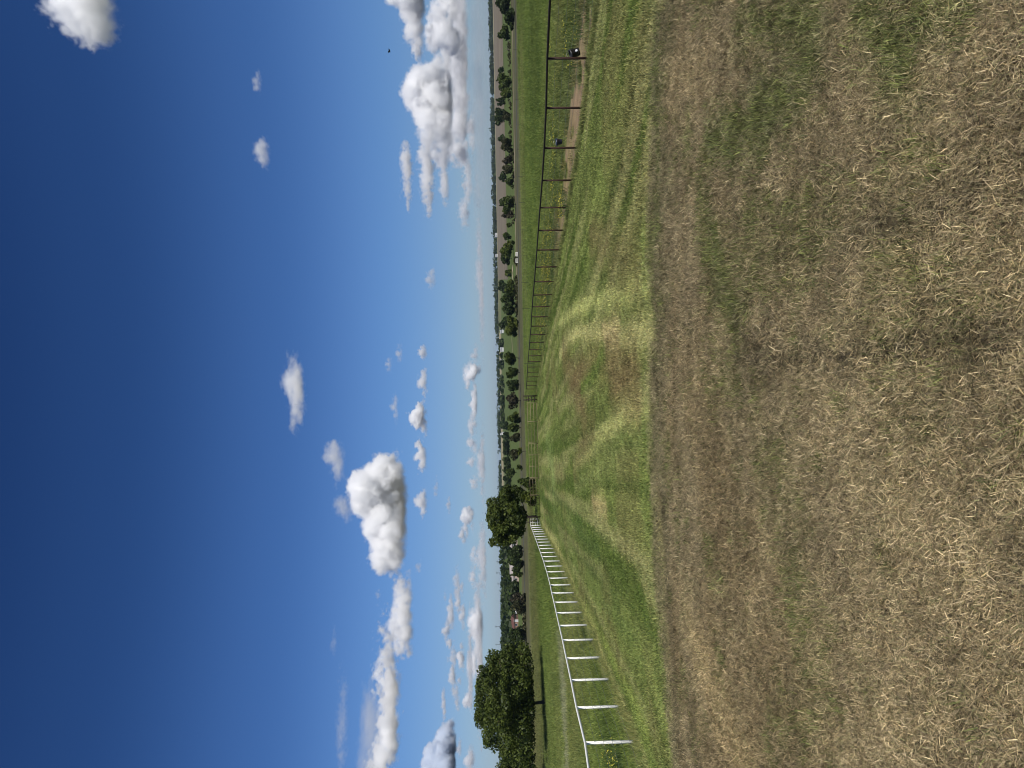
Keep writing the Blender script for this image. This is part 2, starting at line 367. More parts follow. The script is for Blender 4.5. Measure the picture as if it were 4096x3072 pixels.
def strip(name, px_line, width, mat, lift, label, y_line=None):
    """a band of ground cover draped over the terrain: pixel centre line (or world line), width in metres"""
    P = [Vector((*on_ground(*p), 0)) for p in px_line] if px_line else [Vector((*p, 0)) for p in y_line]
    pts = []
    for a, b in zip(P[:-1], P[1:]):
        n = max(2, int((b - a).length / 4))
        pts += [a.lerp(b, k / n) for k in range(n)]
    pts.append(P[-1]); v = []; f = []; m = 5
    for i, p in enumerate(pts):
        t = (pts[min(i + 1, len(pts) - 1)] - pts[max(i - 1, 0)]).normalized(); s = Vector((-t.y, t.x, 0))
        wv = width * (1 + .18 * math.sin(i * .7) + .1 * math.sin(i * 1.9))
        for k in range(m):
            q = p + s * wv * (k / (m - 1) - .5); v.append((q.x, q.y, hz(q.x, q.y) + lift))
    for i in range(len(pts) - 1):
        for k in range(m - 1): f.append((i * m + k, i * m + k + 1, (i + 1) * m + k + 1, (i + 1) * m + k))
    return tag(link_mesh(name, v, f, mat), label, kind='structure')
def patch(name, corners, mat, lift, label, nx=60, ny=16):
    """a four-cornered field (world corners a,b near side, d,c far side) draped over the terrain"""
    a, b, c, d = [np.array(q, float) for q in corners]; v = []; f = []
    for j in range(ny + 1):
        for i in range(nx + 1):
            s, t = i / nx, j / ny; q = (a * (1 - s) + b * s) * (1 - t) + (d * (1 - s) + c * s) * t; v.append((q[0], q[1], hz(*q) + lift))
    for j in range(ny):
        for i in range(nx): k = j * (nx + 1) + i; f.append((k, k + 1, k + nx + 2, k + nx + 1))
    return tag(link_mesh(name, v, f, mat), label, kind='structure')

def field_material(name, c1, c2, scale, rot):
    m = bpy.data.materials.new(name); m.use_nodes = True; t = m.node_tree; p = t.nodes['Principled BSDF']
    geo = node(t, 'ShaderNodeNewGeometry'); mp = node(t, 'ShaderNodeMapping'); mp.inputs['Rotation'].default_value = (0, 0, rot); mp.inputs['Scale'].default_value = scale
    t.links.new(geo.outputs['Position'], mp.inputs[0]); n = node(t, 'ShaderNodeTexNoise'); n.inputs['Scale'].default_value = 1; n.inputs['Detail'].default_value = 5
    t.links.new(mp.outputs[0], n.inputs['Vector']); r = node(t, 'ShaderNodeMapRange'); t.links.new(n.outputs[0], r.inputs[0]); r.inputs[1].default_value = .32; r.inputs[2].default_value = .68
    mx = node(t, 'ShaderNodeMix', data_type='RGBA'); t.links.new(r.outputs[0], mx.inputs[0]); mx.inputs[6].default_value = (*c1, 1); mx.inputs[7].default_value = (*c2, 1)
    t.links.new(mx.outputs[2], p.inputs['Base Color']); p.inputs['Roughness'].default_value = .95; p.inputs['Specular IOR Level'].default_value = .1
    return m
M_PLOUGH = field_material('ploughed_soil', (.105, .086, .060), (.175, .148, .104), (.012, .07, 1), .05)
M_STUBBLE = field_material('stubble', (.20, .18, .10), (.29, .25, .15), (.01, .06, 1), 0)
M_ROAD = field_material('asphalt', (.050, .050, .046), (.085, .082, .072), (.05, .5, 1), 0)
M_DIRT = field_material('pale_dirt', (.30, .25, .175), (.42, .35, .25), (.1, .6, 1), 0)
def gp(X, Y, D): q = at_depth(X, Y, D); return (q.x, q.y)
patch('ploughed_field', [gp(2018, -260, 455), gp(2028, 1118, 440), gp(1998, 1118, 1290), gp(1978, -260, 1180)], M_PLOUGH, .10, 'bare brown ploughed field rising toward the far woods')
patch('stubble_field', [gp(2000, -300, 1195), gp(2000, 1100, 1300), gp(2000, 1500, 1420), gp(2000, -300, 1400)], M_STUBBLE, .12, 'pale stubble field along the foot of the far woods')
patch('pale_field', [gp(2000, 1330, 980), gp(2000, 2050, 980), gp(2000, 2050, 1350), gp(2000, 1330, 1350)], M_STUBBLE, .14, 'pale dry field beyond the hedgerow in the distance')
strip('road', None, 7.5, M_ROAD, .06, 'grey asphalt country road crossing beyond the pastures', [(-190, 214), (-110, 211), (-40, 222), (0, 226), (45, 214), (100, 200), (190, 188)])
strip('dirt_track', None, 3.2, M_DIRT, .10, 'pale dirt track beside the road on the tree side', [(34, 246), (70, 243), (120, 236), (210, 228)])
strip('dirt_drive', [(2052, 1068), (2049, 1090), (2053, 1118), (2053, 1180)], 2.2, M_DIRT, .12, 'sandy drive curving to the grove of dark trees')
strip('farm_path', [(2048, 1350), (2050, 1385), (2051, 1410)], 2.6, M_DIRT, .13, 'short sandy path between trees past the road')
strip('gravel_yard', [(2098, 2470), (2096, 2560), (2103, 2640)], 6.0, M_DIRT, .14, 'pale bare gravel yard near the big tree')

# ------------------------------------------------------------------ pipe fences
M_WHITE = material('white_paint', (.80, .78, .71), .45, .07, 14, col2=(.88, .86, .79), spec=.4)
M_WIRE = material('galvanised_wire', (.18, .18, .17), .5, .2, 20, .6)
M_RUST = material('rusted_pipe', (.024, .012, .008), .75, .3, 22, col2=(.058, .026, .015), bump=.2)
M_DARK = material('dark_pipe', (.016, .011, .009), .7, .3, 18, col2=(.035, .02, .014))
M_TAN = material('tan_pipe', (.22, .175, .095), .6, .15, 10, col2=(.29, .235, .13))
def pipe_fence(name, posts, H, r, mats, label, cat, nwire=5, ground_lift=0.0):
    root = empty(name, (posts[0][0], posts[0][1], hz(*posts[0])))
    o3 = root.location
    tops = []
    for i, (x, y) in enumerate(posts):
        z = hz(x, y); lean = Vector((random.uniform(-.012, .012), random.uniform(-.012, .012), 0))
        mb = MB(); base = Vector((x, y, z - .25)) - o3; top = Vector((x, y, z + H - r * .6)) + lean - o3
        mb.tube([base, base.lerp(top, .5), top], r, 12)
        # saddle-cut top cheeks that hug the rail
        d = (Vector((*posts[min(i + 1, len(posts) - 1)], 0)) - Vector((*posts[max(i - 1, 0)], 0))).normalized()
        mb.build('post', mats[0], root, True); tops.append(top + Vector((0, 0, r * .6)))
    rail = MB(); rail.tube([Vector(t) for t in tops], r * .88, 12); rail.build('rail', mats[1], root, True)
    for k in range(nwire):
        w = MB(); h = H * (.14 + .68 * k / max(1, nwire - 1)); pts = []
        for i, (x, y) in enumerate(posts):
            pts.append(Vector((x + r * 1.05, y, hz(x, y) + h)) - o3)
            if i < len(posts) - 1:
                x2, y2 = (x + posts[i + 1][0]) / 2, (y + posts[i + 1][1]) / 2
                pts.append(Vector((x2 + r * 1.05, y2, (hz(x, y) + hz(*posts[i + 1])) / 2 + h - .012 - .01 * random.random())) - o3)
        w.tube(pts, .0032, 5); w.build('wire', M_WIRE, root)
    tag(root, label, cat)
    return root
LP = [left_post(n) for n in range(-2, 26)]
RP = [right_post(n) for n in range(-3, 24)]
white_fence = pipe_fence('white_fence', LP, 1.2, .034, (M_WHITE, M_WHITE), 'white painted pipe fence with one top rail along the lane', 'fence')
dark_fence = pipe_fence('rusty_fence', RP, 1.2, .034, (M_RUST, M_DARK), 'rusty brown pipe fence with dark top rail along the lane', 'fence')
# wire ties on the near white posts
for n in range(0, 9):
    x, y = left_post(n); z = hz(x, y)
    for k in range(5):
        mb = MB(); h = z + 1.2 * (.14 + .68 * k / 4); a = Vector((x - .03, y, h)) - white_fence.location
        mb.tube([a, a + Vector((-.035, -.01, -.02)), a + Vector((-.045, .01, .012)), a + Vector((-.01, .02, .02))], .004, 5)
        mb.build('wire_tie', M_WIRE, white_fence)

# ------------------------------------------------------------------ gates across the far end of the lane
def pipe_gate(name, a, b, H, rails, uprights, mat, label, r=.021, lift=.12):
    a3 = Vector((*a, hz(*a))); b3 = Vector((*b, hz(*b)))
    root = empty(name, a3); d = b3 - a3
    for k in range(rails):
        m = MB(); h = lift + (H - lift) * k / (rails - 1); m.tube([Vector((0, 0, h)), d * .5 + Vector((0, 0, h - .01)), d + Vector((0, 0, h))], r, 8); m.build('rail', mat, root, True)
    for u in uprights:
        m = MB(); m.tube([d * u + Vector((0, 0, -.02)), d * u + Vector((0, 0, H + .02))], r * 1.15, 8); m.build('upright', mat, root, True)
    tag(root, label, 'gate'); return root
def row(Y, D): return ((1536 - Y) / F_PX * D, D)
pipe_gate('pipe_gate', row(1612, 76.3), row(1771, 77.2), 1.13, 4, (0.005, .47, .995), M_TAN, 'tan pipe gate next to the tall dark posts')
pipe_gate('pipe_gate', row(1776, 77.2), row(1913, 77.6), 1.1, 4, (0.005, .33, .66, .995), M_TAN, 'tan pipe gate with two middle uprights, halfway across the lane end')
pipe_gate('pipe_gate', row(1917, 77.6), row(1982, 78.0), 1.1, 4, (0.005, .995), M_TAN, 'short tan pipe gate beside the leafy tree bush')
pipe_gate('pipe_gate', row(1985, 78.0), row(2058, 78.6), 1.08, 3, (0.0, .5, 1.0), M_DARK, 'dark pipe gate in the shade of the mid-distance tree')  # dark pipe colour stands in for the tree's shade on these rails
pipe_gate('pipe_gate', LP[-1], row(2078, 80.5), 1.18, 5, (0.0, .5, 1.0), M_WHITE, 'white five-rail pipe gate closing off the white fence')
def brace(a, b, label):
    root = empty('corner_brace', (*a, hz(*a))); d = Vector((b[0] - a[0], b[1] - a[1], hz(*b) - hz(*a)))
    for q in (Vector(), d):
        m = MB(); m.tube([q + Vector((0, 0, -.2)), q + Vector((0, 0, 1.55))], .055, 10); m.build('post', M_DARK, root, True)
    for h in (.35, .68, 1.0, 1.25):
        m = MB(); m.tube([Vector((-.5, -.6, h)), Vector((0, 0, h)), d + Vector((0, 0, h)), d * 1.5 + Vector((0, .3, h))], .028, 8); m.build('rail', M_DARK, root, True)
    m = MB(); m.tube([Vector((0, 0, .3)), d + Vector((0, 0, 1.2))], .028, 8); m.build('diagonal_pipe', M_DARK, root, True)
    tag(root, label, 'fence post'); return root
brace(row(1585, 75.6), row(1601, 75.9), 'pair of tall dark corner posts braced with pipe at the fence end')
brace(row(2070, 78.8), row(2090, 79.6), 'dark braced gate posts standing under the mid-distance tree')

# ------------------------------------------------------------------ wire fences on thin steel posts
M_TPOST = material('steel_post', (.035, .034, .028), .7, .3, 30)
def stake_fence(name, pts, H, label, nw=4, r=.022):
    root = empty(name, (*pts[0], hz(*pts[0]))); o3 = root.location
    for x, y in pts:
        m = MB(); b = Vector((x, y, hz(x, y) - .1)) - o3; m.tube([b, b + Vector((random.uniform(-.04, .04), 0, H + .1))], r, 6); m.build('stake', M_TPOST, root)
    for k in range(nw):
        m = MB(); m.tube([Vector((x, y, hz(x, y) + H * (.25 + .7 * k / (nw - 1)))) - o3 for x, y in pts], .004, 4); m.build('wire', M_WIRE, root)
    tag(root, label, 'fence'); return root
_t = []
for Y, D in ((-24, 162), (87, 158), (197, 155), (296, 151), (397, 146), (499, 138), (598, 129), (707, 120), (810, 112), (920, 106), (1024, 101), (1131, 96), (1235, 91), (1345, 87), (1455, 83.5)):
    _t.append(row(Y, D))
stake_fence('wire_fence', _t, 1.25, 'thin wire fence on steel stakes crossing the pasture behind the rusty fence')
stake_fence('wire_fence', [row(Y, D) for Y, D in ((2645, 121), (2752, 93), (2861, 91), (2968, 89), (3080, 87))], 1.25, 'wire fence on thin stakes passing behind the big tree trunk')
stake_fence('wire_fence', [row(Y, D) for Y, D in ((2240, 118), (2320, 119), (2400, 119), (2480, 120), (2560, 121))], 1.0, 'faint wire fence across the left pasture below the houses', r=.014)

# ------------------------------------------------------------------ buckets
M_BUCKET = material('black_rubber', (.012, .013, .016), .5, .3, 30, spec=.5)
M_NAVY = material('navy_plastic', (.016, .026, .055), .45, .25, 30, spec=.5)
M_SPOT = material('white_plastic', (.75, .76, .78), .4, .05, 20)
def bucket(loc, r, h, tilt, mat, spot, label, rz=0):
    root = empty('bucket', loc); root.rotation_euler = (tilt[0], tilt[1], rz)
    n = 24; v = []; f = []
    prof = [(r * .78, 0), (r * .80, .004), (r * .97, h * .86), (r * 1.07, h * .87), (r * 1.08, h * .93), (r * 1.0, h * .94), (r * 1.02, h), (r * .96, h), (r * .94, h * .93), (r * .75, .02)]
    for pr, pz in prof:
        for k in range(n): q = 2 * math.pi * k / n; v.append((pr * math.cos(q), pr * math.sin(q), pz))
    for i in range(len(prof) - 1):
        for k in range(n): f.append((i * n + k, i * n + (k + 1) % n, (i + 1) * n + (k + 1) % n, (i + 1) * n + k))
    f.append(tuple(range(n))[::-1]); f.append(tuple((len(prof) - 1) * n + k for k in range(n)))
    link_mesh('shell', v, f, mat, root, True)
    m = MB(); m.tube([Vector((r * 1.06 * math.cos(q), 0, h * .9 + r * .95 * math.sin(q))) for q in np.linspace(0, math.pi, 13)], .005, 6); m.build('handle', M_WIRE, root)
    m = MB(); m.box((r * 1.0, 0, h * .88), (.03, .05, .06)); m.box((-r * 1.0, 0, h * .88), (.03, .05, .06)); m.build('handle_lug', mat, root)
    if spot:
        m = MB(); q = Vector((spot[0] * r * .92, -r * .99, h * spot[1])); m.tube([q + Vector((0, .02, 0)), q + Vector((0, -.012, 0))], .031, 18); m.build('plug', M_SPOT, root)
    tag(root, label, 'bucket', 'feed buckets hung on the rusty fence'); return root
_b1 = at_depth(2316, 206, 19.40); bucket(_b1, .125, .26, (math.radians(-2), math.radians(-20)), M_BUCKET, (-.15, .36), 'black rubber bucket with white plug, tipped against the nearest rusty post', math.radians(8))
_b2 = at_depth(2247, 567, 24.6); bucket(_b2, .105, .205, (math.radians(3), math.radians(-4)), M_NAVY, None, 'small navy bucket hanging upright on the wires by the third rusty post')

# ------------------------------------------------------------------ trees
def leaf_material(name, c1, c2, trans=.42):
    m = bpy.data.materials.new(name); m.use_nodes = True; t = m.node_tree; L = t.links; p = t.nodes['Principled BSDF']; out = t.nodes['Material Output']
    at = node(t, 'ShaderNodeAttribute', attribute_name='tone')
    mx = node(t, 'ShaderNodeMix', data_type='RGBA'); L.new(at.outputs['Fac'], mx.inputs[0]); mx.inputs[6].default_value = (*c1, 1); mx.inputs[7].default_value = (*c2, 1)
    L.new(mx.outputs[2], p.inputs['Base Color']); p.inputs['Roughness'].default_value = .55; p.inputs['Specular IOR Level'].default_value = .25
    tr = node(t, 'ShaderNodeBsdfTranslucent'); L.new(mx.outputs[2], tr.inputs[0]); ms = node(t, 'ShaderNodeMixShader'); ms.inputs[0].default_value = trans
    L.new(p.outputs[0], ms.inputs[1]); L.new(tr.outputs[0], ms.inputs[2]); L.new(ms.outputs[0], out.inputs[0])
    return m
LEAF = {
    'dark': leaf_material('dark_leaf', (.017, .030, .007), (.068, .098, .022)),
    'oak': leaf_material('oak_leaf', (.030, .048, .008), (.130, .165, .030)),
    'green': leaf_material('green_leaf', (.032, .052, .009), (.115, .150, .031)),
    'bright': leaf_material('bright_leaf', (.050, .074, .010), (.135, .155, .025)),
    'olive': leaf_material('olive_leaf', (.035, .040, .014), (.095, .092, .036)),
    'brown': leaf_material('brown_leaf', (.040, .036, .020), (.100, .086, .048)),
}
M_BARK = material('bark', (.045, .034, .026), .9, .35, 6, col2=(.085, .066, .05), bump=.4)
M_DEAD = material('dead_wood', (.16, .14, .115), .9, .3, 6)
def leaves_on(lobes, n, size, rs, fill=.5, flat=.0):
    """n leaf sprays (bent quads) spread through a set of ellipsoid lobes (centre, radii)"""
    vol = np.array([l[1][0] * l[1][1] * l[1][2] for l in lobes]) ** .67; pick = rs.choice(len(lobes), n, p=vol / vol.sum())
    C = np.array([l[0] for l in lobes])[pick]; Rd = np.array([l[1] for l in lobes])[pick]
    d = rs.normal(size=(n, 3)); d /= np.linalg.norm(d, axis=1)[:, None]
    rr = (1 - (1 - fill) * 0) * rs.random(n) ** (1 / 3.0 * (1 - fill) + .05); rr = np.clip(rr + rs.normal(size=n) * .05, .1, 1.12)
    P = C + d * Rd * rr[:, None]
    nrm = d + rs.normal(size=(n, 3)) * .75; nrm[:, 2] += .35; nrm /= np.linalg.norm(nrm, axis=1)[:, None]
    a = np.cross(nrm, rs.normal(size=(n, 3))); a /= np.linalg.norm(a, axis=1)[:, None]; b = np.cross(nrm, a)
    s = size * (.55 + .9 * rs.random(n))[:, None]; w = s * (.5 + .3 * rs.random(n))[:, None]
    v = np.empty((n, 4, 3)); v[:, 0] = P - a * s; v[:, 1] = P - b * w + nrm * s * .15; v[:, 2] = P + a * s; v[:, 3] = P + b * w - nrm * s * .1
    tone = np.clip(.45 + .30 * rs.normal(size=n) + .18 * (vnoise(P[:, 0] * 1.2 / size * .12 + 50, P[:, 2] * 1.2 / size * .12 + P[:, 1] * .3, 5) - .5) * 3, 0, 1)
    return v.reshape(-1, 3), np.arange(4 * n).reshape(-1, 4), np.repeat(tone, 4)
def crown_mesh(name, V, Fc, tone, mat, parent):
    o = link_mesh(name, V, Fc, mat, parent)
    at = o.data.attributes.new('tone', 'FLOAT', 'POINT'); at.data.foreach_set('value', tone.astype(np.float32)); return o
def limb_path(a, b, rs, wob):
    return [a.lerp(b, t) + Vector((rs.normal() * wob, rs.normal() * wob, rs.normal() * wob * .4)) * (t > 0) * (t < 1) for t in (0, .35, .7, 1)]
TREE_N = [0]
def tree(name, label, cyY, wY, Xtop, Xbase, D, kind, trunk_h=.10, n=None, group=None, trunk=True, lobes=None, seed=None, sparse=False, fill=.45, leaf=1.0, trunk_off=0.0, bark=None):
    """pixel extent of the crown -> a tree of that true size standing at depth D"""
    TREE_N[0] += 1; rs = np.random.default_rng(seed or 100 + TREE_N[0])
    px = D / F_PX; x = (1536 - cyY) * px; y = D; z = hz(x, y)
    yb = z                                        # stands on the terrain
    d = ray(Xtop, cyY); ztop = EYE.z + d.z / d.y * D
    Ht = max(1.0, ztop - z); Wd = wY * px
    root = empty(name, (x + trunk_off * Wd, y, z)); off = Vector((-trunk_off * Wd, 0, 0))
    th = trunk_h * Ht; ch = Ht - th
    if lobes is None:
        k = 7 if Wd * .25 / px > 6 else 5; lobes = []
        for i in range(k):
            q = 2 * math.pi * i / k + rs.random(); rr = .33 * Wd * (.5 + .6 * rs.random())
            lobes.append(((math.cos(q) * rr, math.sin(q) * rr, th + ch * (.16 + .52 * rs.random())), (Wd * (.13 + .12 * rs.random()), Wd * (.13 + .12 * rs.random()), ch * (.16 + .16 * rs.random()))))
        lobes.append(((Wd * rs.uniform(-.18, .18), 0, th + ch * .72), (Wd * .2, Wd * .2, ch * .28)))
        lobes.append(((Wd * rs.uniform(-.08, .08), 0, th + ch * .42), (Wd * .29, Wd * .29, ch * .34)))
    else:
        lobes = [((l[0] * Wd, l[1] * Wd, th + l[2] * ch), (l[3] * Wd, l[3] * Wd, l[4] * ch)) for l in lobes]
    lobes = [((c[0] + off.x, c[1], c[2]), r) for c, r in lobes]
    area = (wY / 4) * ((Ht / px) / 4)
    size = 1.25 * 4 * px * leaf * (.8 if area > 1500 else 1.0)
    n = n or int(np.clip(area * 5.0, 180, 16000) * (.45 if sparse else 1))
    V, Fc, tone = leaves_on(lobes, n, size, rs, fill)
    crown_mesh('crown', V, Fc, tone, LEAF[kind], root)
    if trunk:
        m = MB(); r0 = max(.026 * Ht, .2 * 4 * px * .5); fork = Vector((rs.normal() * .02 * Wd, 0, th * 1.05))
        m.tube([Vector((0, 0, -.3)), Vector((0, 0, .12 * th)), Vector((fork.x * .5, 0, th * .6)), fork], [r0 * 1.5, r0, r0 * .85, r0 * .75], 8)
        for c, r in lobes[: (9 if area > 300 else 5)]:
            m.tube(limb_path(fork, Vector(c), rs, .03 * Wd), [r0 * .6, r0 * .42, r0 * .28, r0 * .1], 6)
            if sparse or area > 1500:
                for _ in range(5 if area > 300 else 3):
                    e = Vector(c) + Vector((rs.uniform(-.75, .75) * r[0], rs.uniform(-.75, .75) * r[1], rs.uniform(0, .7) * r[2])); m.tube(limb_path(Vector(c), e, rs, .02 * Wd), [r0 * .25, r0 * .18, r0 * .12, r0 * .04], 5)
        m.build('trunk', bark or M_BARK, root, True)
    tag(root, label, 'tree' if Ht > 2.2 else 'bush', group)
    return root

BIG = [(-.02, 0, .86, .20, .16), (-.20, .05, .72, .20, .20), (.16, -.05, .70, .19, .20), (-.33, 0, .45, .17, .20), (.32, 0, .47, .17, .20), (0, -.12, .52, .28, .30), (.44, .0, .20, .12, .17),
       (.25, -.18, .25, .18, .2), (-.08, -.2, .22, .2, .2), (-.42, -.05, .26, .13, .18), (-.25, .2, .35, .22, .3), (.2, .22, .4, .22, .3), (-.12, 0, .95, .09, .06), (.12, 0, .92, .10, .06), (-.3, 0, .8, .09, .08), (.30, 0, .72, .10, .10)]
_rs = np.random.default_rng(77)
def knobs(n, r0, r1):
    out = []
    for _ in range(n):
        q = _rs.random() * 2 * math.pi; e = _rs.uniform(-.25, 1.45); ce = math.cos(e); out.append((.44 * math.cos(q) * ce, .36 * math.sin(q) * ce, .42 + .50 * math.sin(e), _rs.uniform(r0, r1), _rs.uniform(r0, r1) * 1.5))
    return out
BIG = [(a, b, c, d * .88, e * .9) for a, b, c, d, e in BIG + [(0, -.05, .13, .30, .15), (.30, 0, .12, .2, .14), (-.3, 0, .13, .19, .15), (.05, .1, .10, .24, .12)]] + knobs(34, .045, .095)
tree('shade_tree', 'huge dark green shade tree standing in the left pasture', 2815, 462, 1896, 2193, 92, 'oak', trunk_h=.17, n=30000, lobes=BIG, seed=11, fill=.30, leaf=1.22, trunk_off=.01)
tree('shade_tree', 'dark tree cut off by the photo edge beyond the huge shade tree', 3120, 230, 1945, 2185, 100, 'oak', trunk_h=.12, n=9000, seed=12, leaf=1.5)
MID = [(-.12, 0, .72, .26, .22), (.14, 0, .80, .22, .19), (-.38, 0, .76, .13, .2), (-.30, .05, .45, .2, .24), (.10, -.05, .45, .30, .30), (.30, 0, .55, .17, .22), (.34, 0, .22, .16, .2), (0, -.1, .25, .24, .22), (-.2, 0, .22, .16, .16), (.22, 0, .93, .11, .09), (-.42, 0, .90, .08, .09), (.0, 0, .9, .12, .10)]
MID = [(a, b, c, d * .86, e * .88) for a, b, c, d, e in MID] + knobs(26, .05, .10)
tree('oak_tree', 'leafy mid-distance tree rising over the end of the white fence', 2066, 246, 1948, 2148, 86, 'oak', trunk_h=.20, n=11000, lobes=MID, seed=21, leaf=1.25, fill=.4)
tree('leafy_bush', 'yellow-green bush growing low beside the mid-distance tree', 1992, 72, 2084, 2140, 84, 'bright', trunk_h=.05, n=900, seed=22)
tree('leafy_bush', 'green rounded bush behind the short tan gate', 1935, 62, 2070, 2132, 88, 'green', trunk_h=.05, n=900, seed=23)
# distance, crown centre along the horizon, crown width, top, kind ...
G = 'scattered trees along the road and field'
T = [
    (20, 92, 1984, 250, 'dark', 'dark tree at the photo edge in front of the ploughed field', {}),
    (66, 88, 2018, 200, 'dark', 'low dark tree nearer than its neighbour at the photo edge', {'trunk_h': .05}),
    (130, 60, 1990, 268, 'green', 'round green tree just past the dark pair at the photo edge', {}),
    (279, 26, 1992, 420, 'dark', 'small dark tree on the field above the broad green one', {}),
    (330, 82, 1988, 262, 'green', 'broad green tree with pale things under its crown', {}),
    (372, 52, 2002, 255, 'oak', 'dark tree touching the broad green tree', {'trunk_h': .1}),
    (405, 32, 1988, 400, 'dark', 'little dark tree alone against the ploughed soil', {'trunk_h': .1}),
    (464, 70, 1977, 390, 'dark', 'tall dark tree leaning over an olive bush', {'trunk_h': .12}),
    (463, 42, 2008, 272, 'olive', 'olive bush in front of the tall dark tree', {'trunk_h': .12}),
    (552, 30, 1990, 410, 'dark', 'dark rounded tree behind a wider olive tree', {'trunk_h': .12}),
    (580, 56, 2001, 258, 'olive', 'wide olive tree with a feathery outline', {'trunk_h': .1}),
    (638, 44, 2010, 250, 'brown', 'half-bare brownish tree by the road', {'sparse': True}),
    (676, 40, 2008, 248, 'olive', 'olive tree joined to the half-bare brownish one', {'trunk_h': .1}),
    (706, 46, 1995, 395, 'dark', 'dark compact tree standing in the ploughed field', {'trunk_h': .1}),
    (726, 44, 2021, 252, 'green', 'green tree below the compact dark one', {'trunk_h': .12}),
    (818, 84, 1997, 240, 'green', 'large loose green tree beside the asphalt road', {'trunk_h': .08}),
    (858, 40, 2006, 250, 'brown', 'thin brown tree at the left shoulder of the large loose one', {'sparse': True}),
    (900, 20, 2025, 300, 'bright', 'tiny bright green sapling at the field edge', {'trunk_h': .1}),
    (945, 34, 2012, 310, 'green', 'small forked green tree at the field edge', {'trunk_h': .15}),
    (970, 16, 2040, 262, 'green', 'small green bush near the white frames', {'trunk_h': .05}),
    (997, 66, 1999, 285, 'bright', 'wide sunny green tree above the white frames', {'trunk_h': .16}),
    (1034, 48, 2002, 320, 'dark', 'dark tree behind the wide sunny green one', {'trunk_h': .15}),
    (1092, 34, 2019, 330, 'bright', 'low pale green bush at the end of the ploughed field', {'trunk_h': .05}),
    (1146, 50, 1991, 420, 'dark', 'dark treetop behind the roadside grove', {'trunk_h': .1}),
    (1150, 76, 2018, 245, 'oak', 'first dark tree of the roadside grove, by the sandy drive', {'trunk_h': .15}),
    (1196, 66, 2002, 242, 'dark', 'tallest dark tree of the roadside grove', {'trunk_h': .15}),
    (1238, 62, 2008, 238, 'dark', 'dark tree of the grove with bare trunks below', {'trunk_h': .15}),
    (1291, 56, 1995, 380, 'dark', 'dark tree behind the large yellow-green one', {'trunk_h': .1}),
    (1305, 102, 2020, 228, 'bright', 'large yellow-green tree standing by the road', {'trunk_h': .06}),
    (1433, 60, 2017, 226, 'oak', 'single dark tree with clear trunk past the sandy path', {'trunk_h': .24, 'leaf': 1.1}),
    (1491, 50, 2023, 224, 'green', 'green tree with leaning trunk, one of a touching pair', {'trunk_h': .15}),
    (1540, 54, 2025, 223, 'dark', 'darker tree of the touching pair near the tall posts', {'trunk_h': .15}),
    (1602, 66, 2024, 222, 'brown', 'thin brownish tree behind the tall dark posts', {'sparse': True, 'trunk_h': .15}),
    (1670, 50, 2028, 218, 'oak', 'round dark tree above the first tan gate', {'trunk_h': .15}),
    (1712, 46, 2028, 222, 'green', 'green tree next to the round dark one', {'trunk_h': .15}),
    (1750, 42, 2036, 226, 'olive', 'olive tree with drooping branches above the gates', {'trunk_h': .15}),
    (1817, 50, 2035, 216, 'olive', 'airy olive tree alone in the middle of the pasture', {'sparse': True, 'trunk_h': .15, 'leaf': 1.2}),
    (1807, 26, 2068, 172, 'bright', 'young pale tree with a thin stem below the airy olive one', {'sparse': True, 'trunk_h': .4}),
    (1889, 44, 2024, 300, 'green', 'compact green tree near the dark hedgerow', {'trunk_h': .12}),
    (1870, 20, 2064, 210, 'green', 'small lone bush in the pasture under the compact green tree', {'trunk_h': .1}),
    (2206, 64, 2026, 216, 'dark', 'dark broad tree at the right end of the pink-walled house', {'trunk_h': .08}),
    (2258, 66, 2034, 214, 'dark', 'dark tree in front of the pink-walled house', {'trunk_h': .1}),
    (2298, 24, 2046, 224, 'green', 'little green bush past the house front', {'trunk_h': .05}),
    (2346, 58, 2030, 300, 'dark', 'round dark tree between the two houses', {'trunk_h': .04}),
    (2406, 64, 2039, 206, 'brown', 'brownish twiggy tree near the gravel yard', {'sparse': True, 'trunk_h': .12}),
    (2432, 66, 2042, 204, 'olive', 'olive twiggy tree with a white tank behind it', {'sparse': True, 'trunk_h': .12}),
    (2487, 50, 2024, 420, 'dark', 'dark tree behind the red-roofed shed', {'trunk_h': .08}),
    (2540, 78, 2030, 208, 'dark', 'dense dark tree between the red-roofed shed and the shade tree', {'trunk_h': .06}),
    (2580, 36, 2009, 430, 'dark', 'dark round treetop rising over the ridge', {'trunk_h': .06}),
]
for cy, w, xt, D, kind, lab, kw in T:
    tree('tree', lab, cy, w, xt, 0, D, kind, group=G, **kw)
# hedgerow in the distance, tree by tree
for i, (cy, w, xt, D) in enumerate(((1702, 34, 2010, 520), (1740, 40, 2006, 500), (1772, 36, 2010, 480), (1806, 42, 2011, 470), (1842, 40, 2010, 460), (1876, 44, 2010, 450), (1915, 46, 2012, 440), (1950, 44, 2014, 430))):
    tree('hedgerow_tree', 'dark tree of the long hedgerow between the pasture and the pale field', cy, w, xt, 0, D, 'dark', trunk_h=.04, group='hedgerow trees', leaf=1.1)

# dead grey snag by the field
root = empty('dead_tree', (*row(200, 262), hz(*row(200, 262)))); m = MB()
for a, b, r in (((0, 0, 0), (.3, 0, 1.7), .09), ((.3, 0, 1.7), (-.8, .2, 2.9), .05), ((.3, 0, 1.7), (1.0, 0, 2.7), .05), ((.0, 0, 1.0), (1.5, 0, 1.7), .045), ((-.8, .2, 2.9), (-1.5, 0, 3.2), .03), ((1, 0, 2.7), (1.3, 0, 3.4), .03)): m.tube([a, b], [r, r * .6], 6)
m.build('branches', M_DEAD, root); tag(root, 'pale dead leafless tree beside the dirt track', 'tree')

